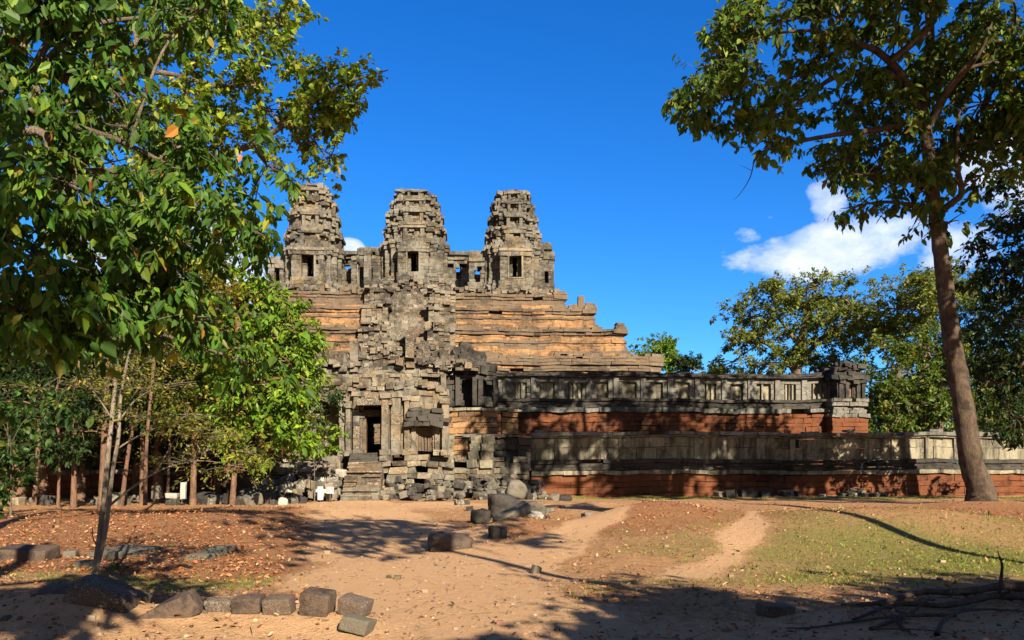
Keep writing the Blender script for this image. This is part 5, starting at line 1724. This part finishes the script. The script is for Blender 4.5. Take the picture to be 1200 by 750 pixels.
# ------------------------------------------------------------------ stones
def stone_mesh(name, size, seed, bev=0.06, disp=0.05, round_=0.0):
    bm = bmesh.new()
    bmesh.ops.create_cube(bm, size=1.0)
    r_ = random.Random(seed)
    for v in bm.verts:
        v.co.x *= size[0] * r_.uniform(0.88, 1.05)
        v.co.y *= size[1] * r_.uniform(0.88, 1.05)
        v.co.z *= size[2] * r_.uniform(0.88, 1.05)
    m_ = min(size)
    bmesh.ops.bevel(bm, geom=bm.edges[:], offset=bev * m_, segments=2, affect='EDGES', profile=0.6)
    bmesh.ops.subdivide_edges(bm, edges=[e for e in bm.edges if e.calc_length() > 0.3 * m_], cuts=3, use_grid_fill=True)
    off = Vector((seed * 3.1, seed * 1.7, seed * 0.9))
    for v in bm.verts:
        n_ = mnoise.fractal(v.co * (1.6 / m_) + off, 0.9, 2.0, 4)
        n2_ = mnoise.fractal(v.co * (5.0 / m_) + off, 0.9, 2.0, 3)
        v.co += v.co.normalized() * (n_ * disp + n2_ * disp * 0.35) * m_
        if round_:
            l_ = v.co.length
            v.co = v.co.lerp(v.co.normalized() * (sum(size) / 6), round_)
    me = bpy.data.meshes.new(name)
    bm.to_mesh(me)
    bm.free()
    for p_ in me.polygons:
        p_.use_smooth = True
    at_ = me.color_attributes.new('tint', 'FLOAT_COLOR', 'POINT')
    c_ = (r_.random(), r_.random(), r_.random(), 1)
    at_.data.foreach_set('color', np.tile(np.array(c_, dtype=np.float32), len(me.vertices)))
    return me


def put_stone(name, label, cat, size, loc, rot, mat, seed, group=None, bev=0.08, disp=0.06, round_=0.0):
    me = stone_mesh(name, size, seed, bev, disp, round_)
    me.materials.append(M[mat])
    o_ = link(name, me)
    o_.location = loc
    o_.rotation_euler = rot
    return tag(o_, label, cat, group)


# foreground row of squared blocks on the earth ridge
GF = 'squared blocks lying along the foreground ridge'
for (px, py, wpx, hpx, dep, rz, ry, rx, mat, lab) in (
        (259, 717, 33, 14, 0.22, 0.08, 0.03, 0.05, 'block', 'small flat block at the left end of the foreground row'),
        (292, 711, 34, 19, 0.26, 0.05, -0.05, 0.08, 'block', 'brownish block second from the left in the foreground row'),
        (328, 709, 34, 20, 0.26, -0.02, -0.04, 0.08, 'block', 'pitted block with pale specks in the middle of the foreground row'),
        (372, 719, 36, 29, 0.30, -0.12, 0.10, 0.12, 'block', 'largest upright block near the right end of the foreground row'),
        (416, 719, 34, 20, 0.28, -0.2, 0.22, 0.1, 'block', 'block tilted to the right at the right end of the foreground row'),
        (419, 739, 36, 18, 0.26, -0.15, 0.22, -0.05, 'slab', 'pale greenish block lying in front of the tilted end block')):
    Yd = 8.15 + 0.03 * (((px - 600) / FPX * 8.3) + 3) ** 2
    if py > 730:
        Yd -= 0.38
    kx = Yd / FPX
    xx = (px - 600) * kx
    zz = CAMZ + (HROW - py) * kx
    zz = max(zz, gz(xx, Yd) + hpx * kx * 0.40)
    put_stone('stone_block', lab, 'stone block', (wpx * kx * 0.97, dep, hpx * kx), (xx, Yd, zz), (rx, ry, rz), mat, int(px), GF)
put_stone('boulder', 'slanting dark wedge of stone left of the foreground row', 'boulder', (0.62, 0.34, 0.26), (W(200, 733, 8.0).x, 8.0, 0.16), (0.1, -0.45, 0.15), 'block', 5, 'dark boulders in the lower left corner', 0.1, 0.10)
put_stone('boulder', 'long rounded dark boulder in the lower left corner, sloping right', 'boulder', (0.75, 0.5, 0.36), (W(126, 724, 8.1).x, 8.1, 0.27), (0.0, 0.32, -0.1), 'block', 6, 'dark boulders in the lower left corner', 0.2, 0.12, 0.15)
put_stone('boulder', 'squarish dark boulder leftmost in the lower left corner', 'boulder', (0.42, 0.4, 0.30), (W(73, 716, 8.3).x, 8.3, 0.24), (0.1, 0.06, 0.2), 'block', 8, 'dark boulders in the lower left corner', 0.12, 0.1, 0.1)
# flat stones in the leaf litter
FS = 'flat stones lying in the leaf litter'
for (px, py, size, rot, mat, lab, seed) in (
        (146, 653, (0.86, 1.0, 0.13), (0.06, 0.02, -0.25), 'slab', 'large flat grey slab right of the sapling base', 21),
        (134, 658, (0.28, 0.2, 0.17), (0, 0, 0.05), 'slab', 'small squared stone under the edge of the large slab', 22),
        (83, 656, (0.22, 0.25, 0.16), (0, 0, 0.3), 'slab', 'small stone just left of the sapling base', 23),
        (249, 655, (0.46, 0.95, 0.1), (0.10, -0.04, -0.22), 'slab', 'flat leaning slab alone in the red leaves', 24),
        (32, 660, (0.85, 0.7, 0.26), (0.05, 0.05, 0.2), 'block', 'broad dark stone in shade at the far left', 25),
        (100, 668, (0.30, 0.3, 0.14), (0.0, 0.0, 0.5), 'slab', 'low stone at the foot of the sapling', 26),
        (628, 667, (0.15, 0.13, 0.15), (0.2, 0.3, 0.5), 'slab', 'single small pale stone on the sandy path', 27),
        (908, 719, (0.40, 0.26, 0.14), (0.1, 0.1, 0.5), 'block', 'dark stone in the shaded foreground left of the roots', 28)):
    x, y = gp(px, py)
    put_stone('flat_stone', lab, 'stone', size, (x, y, gz(x, y) + size[2] * 0.32), rot, mat, seed, FS, 0.1, 0.05)

# big tumbled stones right of the path
BG = 'large tumbled stones beside the path'
for (px, py, Yd, size, rot, mat, lab, seed) in (
        (594, 590, 24.7, (1.35, 0.9, 0.85), (0.1, 0.15, 0.4), 'dark', 'large dark boulder on the heap right of the steps', 31),
        (605, 574, 25.4, (0.72, 0.65, 0.55), (0.1, 0.3, 0.2), 'rubble', 'pale grey rounded stone on top of the heap right of the steps', 32),
        (624, 596, 23.6, (0.86, 0.65, 0.6), (0.0, 0.25, 0.3), 'rubble', 'rounded pale stone right of the dark boulder', 33),
        (600, 618, 19.0, (1.0, 0.45, 0.26), (0.15, -0.45, 0.3), 'rubble', 'long slab tilted on the sandy bank with a bright upper edge', 34),
        (622, 610, 19.6, (0.60, 0.42, 0.22), (0.2, 0.06, 0.1), 'white', 'whitish flat stone lying on the sandy bank', 35),
        (583, 629, 16.9, (0.42, 0.36, 0.32), (0.0, 0.2, 0.1), 'dark', 'dark stone at the foot of the sandy bank', 36),
        (564, 604, 22.2, (0.55, 0.5, 0.45), (0.0, 0.1, 0.5), 'dark', 'small dark stone left of the sandy bank', 37),
        (527, 636, 16.2, (1.0, 0.75, 0.40), (0.0, 0.05, 0.2), 'block', 'low dark stone in the dappled shade of the path', 38),
        (303, 586, 34.5, (1.9, 1.2, 0.9), (0.02, 0.03, 0.1), 'dark', 'wide dark stone block left of the rubble by the steps', 39),
        (310, 577, 35.0, (0.6, 0.6, 0.75), (0.1, 0.2, 0.3), 'rubble', 'pale upright stone standing on the wide dark block', 40),
        (332, 594, 33.0, (0.42, 0.4, 0.4), (0, 0.1, 0.3), 'white', 'small round pale stone at the foot of the left rubble', 41)):
    v = W(px, py, Yd)
    g = gz(v.x, Yd)
    zt = v.z if seed in (32, 40) else min(max(v.z, g + size[2] * 0.22), g + size[2] * 0.40)
    put_stone('tumbled_stone', lab, 'stone', size, (v.x, Yd, zt), rot, mat, seed, BG, 0.2, 0.22, 0.32 if seed not in (34, 35) else 0.0)

# boundary stones
for (px, py, Yd, size, lab, seed) in ((202, 581, 33, (0.5, 0.4, 0.22), 'white oblong stone lying between the slender trunks', 51), (215, 575, 33, (0.22, 0.24, 0.74), 'white upright marker stone beside the oblong one', 52), (183, 577, 34, (0.34, 0.3, 0.6), 'grey upright marker stone left of the white pair', 53)):
    v = W(px, py, Yd)
    put_stone('marker_stone', lab, 'stone', size, (v.x, Yd, max(v.z, size[2] * 0.45)), (0.02, 0.03, 0.1), 'white' if seed < 53 else 'slab', seed, 'marker stones by the left wall', 0.12, 0.05)

# rubble: separate fallen blocks, shapes shared between copies
RV = {}
for mat in ('rubble', 'sand', 'dark', 'white'):
    for q in range(5):
        me = stone_mesh('fallen_block', (1, rng.uniform(0.7, 0.95), rng.uniform(0.5, 0.75)), 100 + q * 7 + len(mat), 0.10, 0.07)
        me.materials.append(M[mat])
        RV[mat, q] = me


def rubble(n, xr, yr, zr, size, label, group, mats=('rubble', 'sand', 'dark'), flat=0.35, temple=True, pile=None):
    for q in range(n):
        x, y = rng.uniform(*xr), rng.uniform(*yr)
        if temple:
            wx, wy, _ = T2W(x, y)
        else:
            wx, wy = x, y
        s_ = rng.uniform(*size)
        g = gz(wx, wy)
        z = g + s_ * 0.22
        if pile is not None:
            z = max(z, g + s_ * 0.2 + pile(x, y) * rng.uniform(0.35, 1.0))
        o_ = link('fallen_block', RV[mats[int(rng.integers(len(mats)))], int(rng.integers(5))])
        o_.location = (wx, wy, z)
        o_.scale = (s_, s_ * rng.uniform(0.8, 1.1), s_ * rng.uniform(0.8, 1.2))
        o_.rotation_euler = (rng.normal(0, flat), rng.normal(0, flat), rng.uniform(0, 6.28))
        tag(o_, label, 'stone', group)


xs0, xs1 = TX(402, -7), TX(448, -7)
rubble(85, (TX(318, -5), xs0 - 0.15), (-9.0, -5.0), 0, (0.35, 0.8), 'grey block in the rubble bank left of the entrance steps', 'rubble left of the steps', ('rubble', 'sand', 'rubble', 'sand', 'white'), flat=0.2, pile=lambda x, y: 0.25 + 0.5 * (y + 9.0))
rubble(70, (xs1 + 0.15, TX(540, -5)), (-7.6, -5.2), 0, (0.3, 0.62), 'grey block in the rubble bank right of the entrance steps', 'rubble right of the steps', ('rubble', 'rubble', 'dark', 'sand', 'dark'), flat=0.16, pile=lambda x, y: 0.1 + 0.55 * (y + 7.6))
rubble(60, (TX(545, -4), TX(632, -4)), (-6.5, -2.3), 0, (0.3, 0.7), 'grey block in the heap in front of the ruined right wing', 'rubble by the right wing', ('rubble', 'dark', 'dark', 'rubble'), flat=0.2, pile=lambda x, y: 0.1 + 0.33 * (y + 6.5))
rubble(34, (TX(560, -4), TX(660, -4)), (-7.5, -1.2), 0, (0.25, 0.6), 'low grey block scattered on the ground before the ruined right wing', 'low blocks before the right wing', ('rubble', 'dark', 'rubble', 'sand'), flat=0.2)
rubble(22, (TX(815, -1), TX(1030, -1)), (-1.6, -0.7), 0, (0.35, 0.85), 'loose grey block lying along the foot of the red plinth', 'blocks along the wall foot', ('rubble', 'dark', 'sand'), flat=0.1)
rubble(26, (-22, -9.5), (32.5, 35.5), 0, (0.35, 0.9), 'low block in the line of stones before the left wood', 'stones before the left wood', ('rubble', 'sand', 'dark'), flat=0.15, temple=False)
rubble(14, (-3.0, 3.0), (22, 33), 0, (0.15, 0.4), 'small loose stone on the sandy ground right of the steps', 'loose stones on the ground', ('rubble', 'dark'), flat=0.2, temple=False)

# ------------------------------------------------------------------ roots and fallen branches, lower right
def deadwood(label, pts, r, twigs=2):
    Pw = []
    for i, (px, py, up) in enumerate(pts):
        x, y = gp(px, py)
        f = i / (len(pts) - 1)
        Pw.append((x, y, gz(x, y) + up, r * (1 - 0.75 * f)))
    r *= 0.78
    Pw = [(*q_[:3], q_[3] * 0.78) for q_ in Pw]
    base = Pw[0][:3]
    th = thing('fallen_branch', label, 'branch', base, 0, 'dead branches in the lower right corner')
    T = Tubes()
    T.add(Pw, 7, 0.10, 6)
    o_ = T.build('limb', M['root'], th, base)
    for q in range(twigs):
        i = int(rng.integers(0, len(Pw) - 1))
        a = np.array(Pw[i][:3])
        d = rng.normal(0, 1, 3) * np.array([1, 0.6, 0.25])
        d = d / np.linalg.norm(d) * rng.uniform(0.4, 0.9)
        b = a + d
        b[2] = max(b[2], gz(b[0], b[1]) + 0.02)
        mid = (a + b) / 2 + rng.normal(0, 0.05, 3)
        T = Tubes()
        T.add([(*a, r * 0.45), (*mid, r * 0.3), (*b, r * 0.1)], 5, 0.08, 4)
        T.build('twig', M['root'], th, base)


deadwood('thickest weathered root running in from the right edge', [(1240, 708, 0.10), (1180, 704, 0.12), (1130, 708, 0.08), (1080, 705, 0.06), (1030, 714, 0.04), (985, 712, 0.02)], 0.085, 2)
deadwood('lower dark root below the thickest one at the right edge', [(1240, 720, 0.07), (1170, 716, 0.09), (1110, 722, 0.06), (1050, 718, 0.05), (1000, 728, 0.02)], 0.07, 3)
deadwood('pale forked branch with a raised tip among the roots', [(1020, 738, 0.02), (1065, 728, 0.05), (1085, 720, 0.10), (1095, 716, 0.12)], 0.028, 2)
deadwood('thin dark branch crossing the shaded dirt toward the left', [(1120, 730, 0.04), (1060, 729, 0.05), (1000, 731, 0.03), (950, 735, 0.02), (920, 734, 0.01)], 0.03, 3)
deadwood('short forked stick pointing at the viewer in the lower right', [(1045, 728, 0.05), (1055, 738, 0.04), (1075, 748, 0.02)], 0.03, 2)
deadwood('bent branch near the bottom edge right of the forked stick', [(1098, 748, 0.02), (1105, 738, 0.06), (1125, 730, 0.07), (1165, 727, 0.05), (1215, 729, 0.03)], 0.035, 2)

# ------------------------------------------------------------------ two small pale boards by the steps
def paint(name, c):
    m, t, p, o = newmat(name)
    geo_ = t.n('ShaderNodeNewGeometry')
    n_ = t.noise(geo_.outputs['Position'], 9, 4, 0.65)
    t.l(t.mix(t.ramp(n_, [(0.35, 0.0), (0.7, 1.0)]), c, tuple(v * 0.6 for v in c)), p.inputs['Base Color'])
    p.inputs['Roughness'].default_value = 0.7
    return m


wht = paint('weathered white paint', (0.42, 0.44, 0.50))
pnk = paint('faded pink white paint', (0.42, 0.33, 0.38))
wood = paint('dark post wood', (0.08, 0.06, 0.05))
for (px, Yd, wd_, z0_, z1_, mt, lab) in ((375.5, 37.2, 0.27, 0.10, 0.76, wht, 'narrow white upright board standing before the rubble left of the steps'), (387, 37.4, 0.36, 0.40, 0.74, pnk, 'small pinkish white board on a short post beside the narrow white one')):
    x = (px - 600) / FPX * Yd
    g = gz(x, Yd)
    th = thing('small_board', lab, 'board', (x, Yd, g), 0.12, 'small boards by the steps')
    for nm, mt_, (xa, xb, ya, yb, za, zb2) in (('panel', mt, (-wd_ / 2, wd_ / 2, -0.025, 0.0, z0_, z1_)), ('post', wood, (-0.03, 0.03, 0.002, 0.06, -0.15, z1_ - 0.05))):
        bm = bmesh.new()
        bmesh.ops.create_cube(bm, size=1.0)
        for v in bm.verts:
            v.co = Vector(((xa + xb) / 2 + v.co.x * (xb - xa), (ya + yb) / 2 + v.co.y * (yb - ya), (za + zb2) / 2 + v.co.z * (zb2 - za)))
        bmesh.ops.bevel(bm, geom=bm.edges[:], offset=0.006, segments=1, affect='EDGES')
        me = bpy.data.meshes.new(nm)
        bm.to_mesh(me)
        bm.free()
        me.materials.append(mt_)
        link(nm, me, th)

# ------------------------------------------------------------------ fallen leaves and grass
def scatter(n, xr, ylo, yhi, w_of):
    """world points, denser near the camera, kept with probability w_of(path, grass, litter)"""
    u = rng.random(n)
    y = ylo * (yhi / ylo) ** u
    x = rng.uniform(-1, 1, n) * (0.72 * y + 1.0) * xr
    a, b, c = masks(x, y)
    keep = rng.random(n) < w_of(a, b, c)
    return x[keep], y[keep]


x, y = scatter(150000, 1.0, 6.5, 40, lambda a, b, c: np.clip(0.05 + 0.95 * c ** 1.6 - 0.4 * b, 0, 1) * (1 - 0.85 * a) + 0.022)
dr = (np.sin(x * 3.1 + y * 1.7) + np.sin(x * 1.4 - y * 3.3 + 1) + np.sin(x * 6.3 + 2) * np.sin(y * 5.1) + np.sin(x * 0.8 + y * 0.5)) / 4
kp = rng.random(len(x)) < np.clip(0.5 + 0.9 * dr, 0.08, 1)
x, y = x[kp], y[kp]
n = len(x)
P = np.stack([x, y, ground_z(x, y) + rng.uniform(0.004, 0.03, n)], -1)
D = np.stack([*rng.normal(0, 1, (2, n)), rng.normal(0, 0.22, n)], -1)
N = rng.normal(0, 0.35, (n, 3)) + np.array([0, 0, 1.0])
ln = 0.052 * np.exp(rng.normal(0, 0.32, n))
V, F = leaf_arrays(P, D, N, ln, ln * 0.55, 0.6, -0.25)
pal = [((0.48, 0.18, 0.07), 4), ((0.32, 0.12, 0.05), 3), ((0.56, 0.29, 0.14), 3), ((0.14, 0.07, 0.04), 2), ((0.62, 0.38, 0.20), 1)]
me = mesh_from('fallen_leaves', V, F, [M['dry']], np.repeat(pick_cols(pal, n), 6, axis=0))
tag(link('fallen_leaves', me), 'dry red brown leaves scattered over the earth', 'leaf litter', None, 'stuff')

x, y = scatter(26000, 1.0, 6.2, 34, lambda a, b, c: np.clip(0.30 + 0.1 * c, 0, 1))
n = len(x)
sz = 0.011 * np.exp(rng.normal(0, 0.55, n))
ct = np.stack([x, y, ground_z(x, y) + sz * 0.15], -1)
sgn8 = np.array([(-1, -1, -1), (1, -1, -1), (1, 1, -1), (-1, 1, -1), (-.7, -.7, 1), (.7, -.7, 1), (.7, .7, 1), (-.7, .7, 1)], float) * np.array([1, 1, 0.6])
V = (ct[:, None, :] + sgn8[None] * sz[:, None, None] * rng.uniform(0.6, 1.3, (n, 8, 1))).reshape(-1, 3)
F = (BOXF[None] + (np.arange(n) * 8)[:, None, None]).reshape(-1, 4)
pal = [((0.30, 0.19, 0.11), 4), ((0.20, 0.12, 0.075), 3), ((0.40, 0.30, 0.20), 2), ((0.10, 0.07, 0.05), 2)]
me = mesh_from('pebbles', V, F, [M['dry']], np.repeat(pick_cols(pal, n), 8, axis=0))
tag(link('pebbles', me), 'small pebbles and crumbs of earth strewn over the ground', 'pebbles', None, 'stuff')

x, y = scatter(16000, 1.0, 6.2, 24, lambda a, b, c: np.clip(0.12 + 0.35 * c, 0, 1))
n = len(x)
P = np.stack([x, y, ground_z(x, y) + 0.008], -1)
D = np.stack([*rng.normal(0, 1, (2, n)), rng.normal(0, 0.10, n)], -1)
N = np.tile(np.array([0, 0, 1.0]), (n, 1))
ln = 0.16 * np.exp(rng.normal(0, 0.4, n))
V, F = leaf_arrays(P, D, N, ln, ln * 0 + 0.008, 0.8, 0.0)
pal = [((0.16, 0.10, 0.06), 4), ((0.30, 0.22, 0.14), 2), ((0.08, 0.05, 0.035), 3)]
me = mesh_from('twig_litter', V, F, [M['dry']], np.repeat(pick_cols(pal, n), 6, axis=0))
tag(link('twig_litter', me), 'dry twigs and stalks strewn over the ground', 'twig litter', None, 'stuff')

x, y = scatter(120000, 1.0, 7.0, 30, lambda a, b, c: np.clip(b * 1.25 - 0.12, 0, 1))
x2, y2_ = rng.uniform(-2, 34, 9000), rng.uniform(43.3, 46.6, 9000)
x, y = np.concatenate([x, x2]), np.concatenate([y, y2_])
n = len(x)
P = np.stack([x, y, ground_z(x, y) - 0.004], -1)
D = np.stack([rng.normal(0, 0.55, n), rng.normal(0, 0.55, n), np.ones(n)], -1)
N = rng.normal(0, 1, (n, 3)) + np.array([0, -0.2, 0])
ln = 0.055 * np.exp(rng.normal(0, 0.35, n)) * (1 + 0.5 * (y > 40))
V, F = leaf_arrays(P, D, N, ln, ln * 0.16 + 0.002, 0.2, 0.3)
pal = [((0.20, 0.27, 0.03), 4), ((0.28, 0.32, 0.045), 3), ((0.40, 0.34, 0.09), 1.8), ((0.13, 0.20, 0.03), 2)]
me = mesh_from('grass', V, F, [M['grass']], np.repeat(pick_cols(pal, n), 6, axis=0))
tag(link('grass', me), 'short thin green grass on the mound and along the wall', 'grass', None, 'stuff')

# small fresh green plant by the slab
pp = gp(137, 668)
shrub('seedling', 'tiny bright green seedling in front of the large flat slab', (pp[0], pp[1], gz(*pp) - 0.36), [((pp[0], pp[1], gz(*pp) + 0.09), (0.10, 0.08, 0.06), 9)], 0.06, GREEN_BRIGHT, None, per=6, tw=0.06)
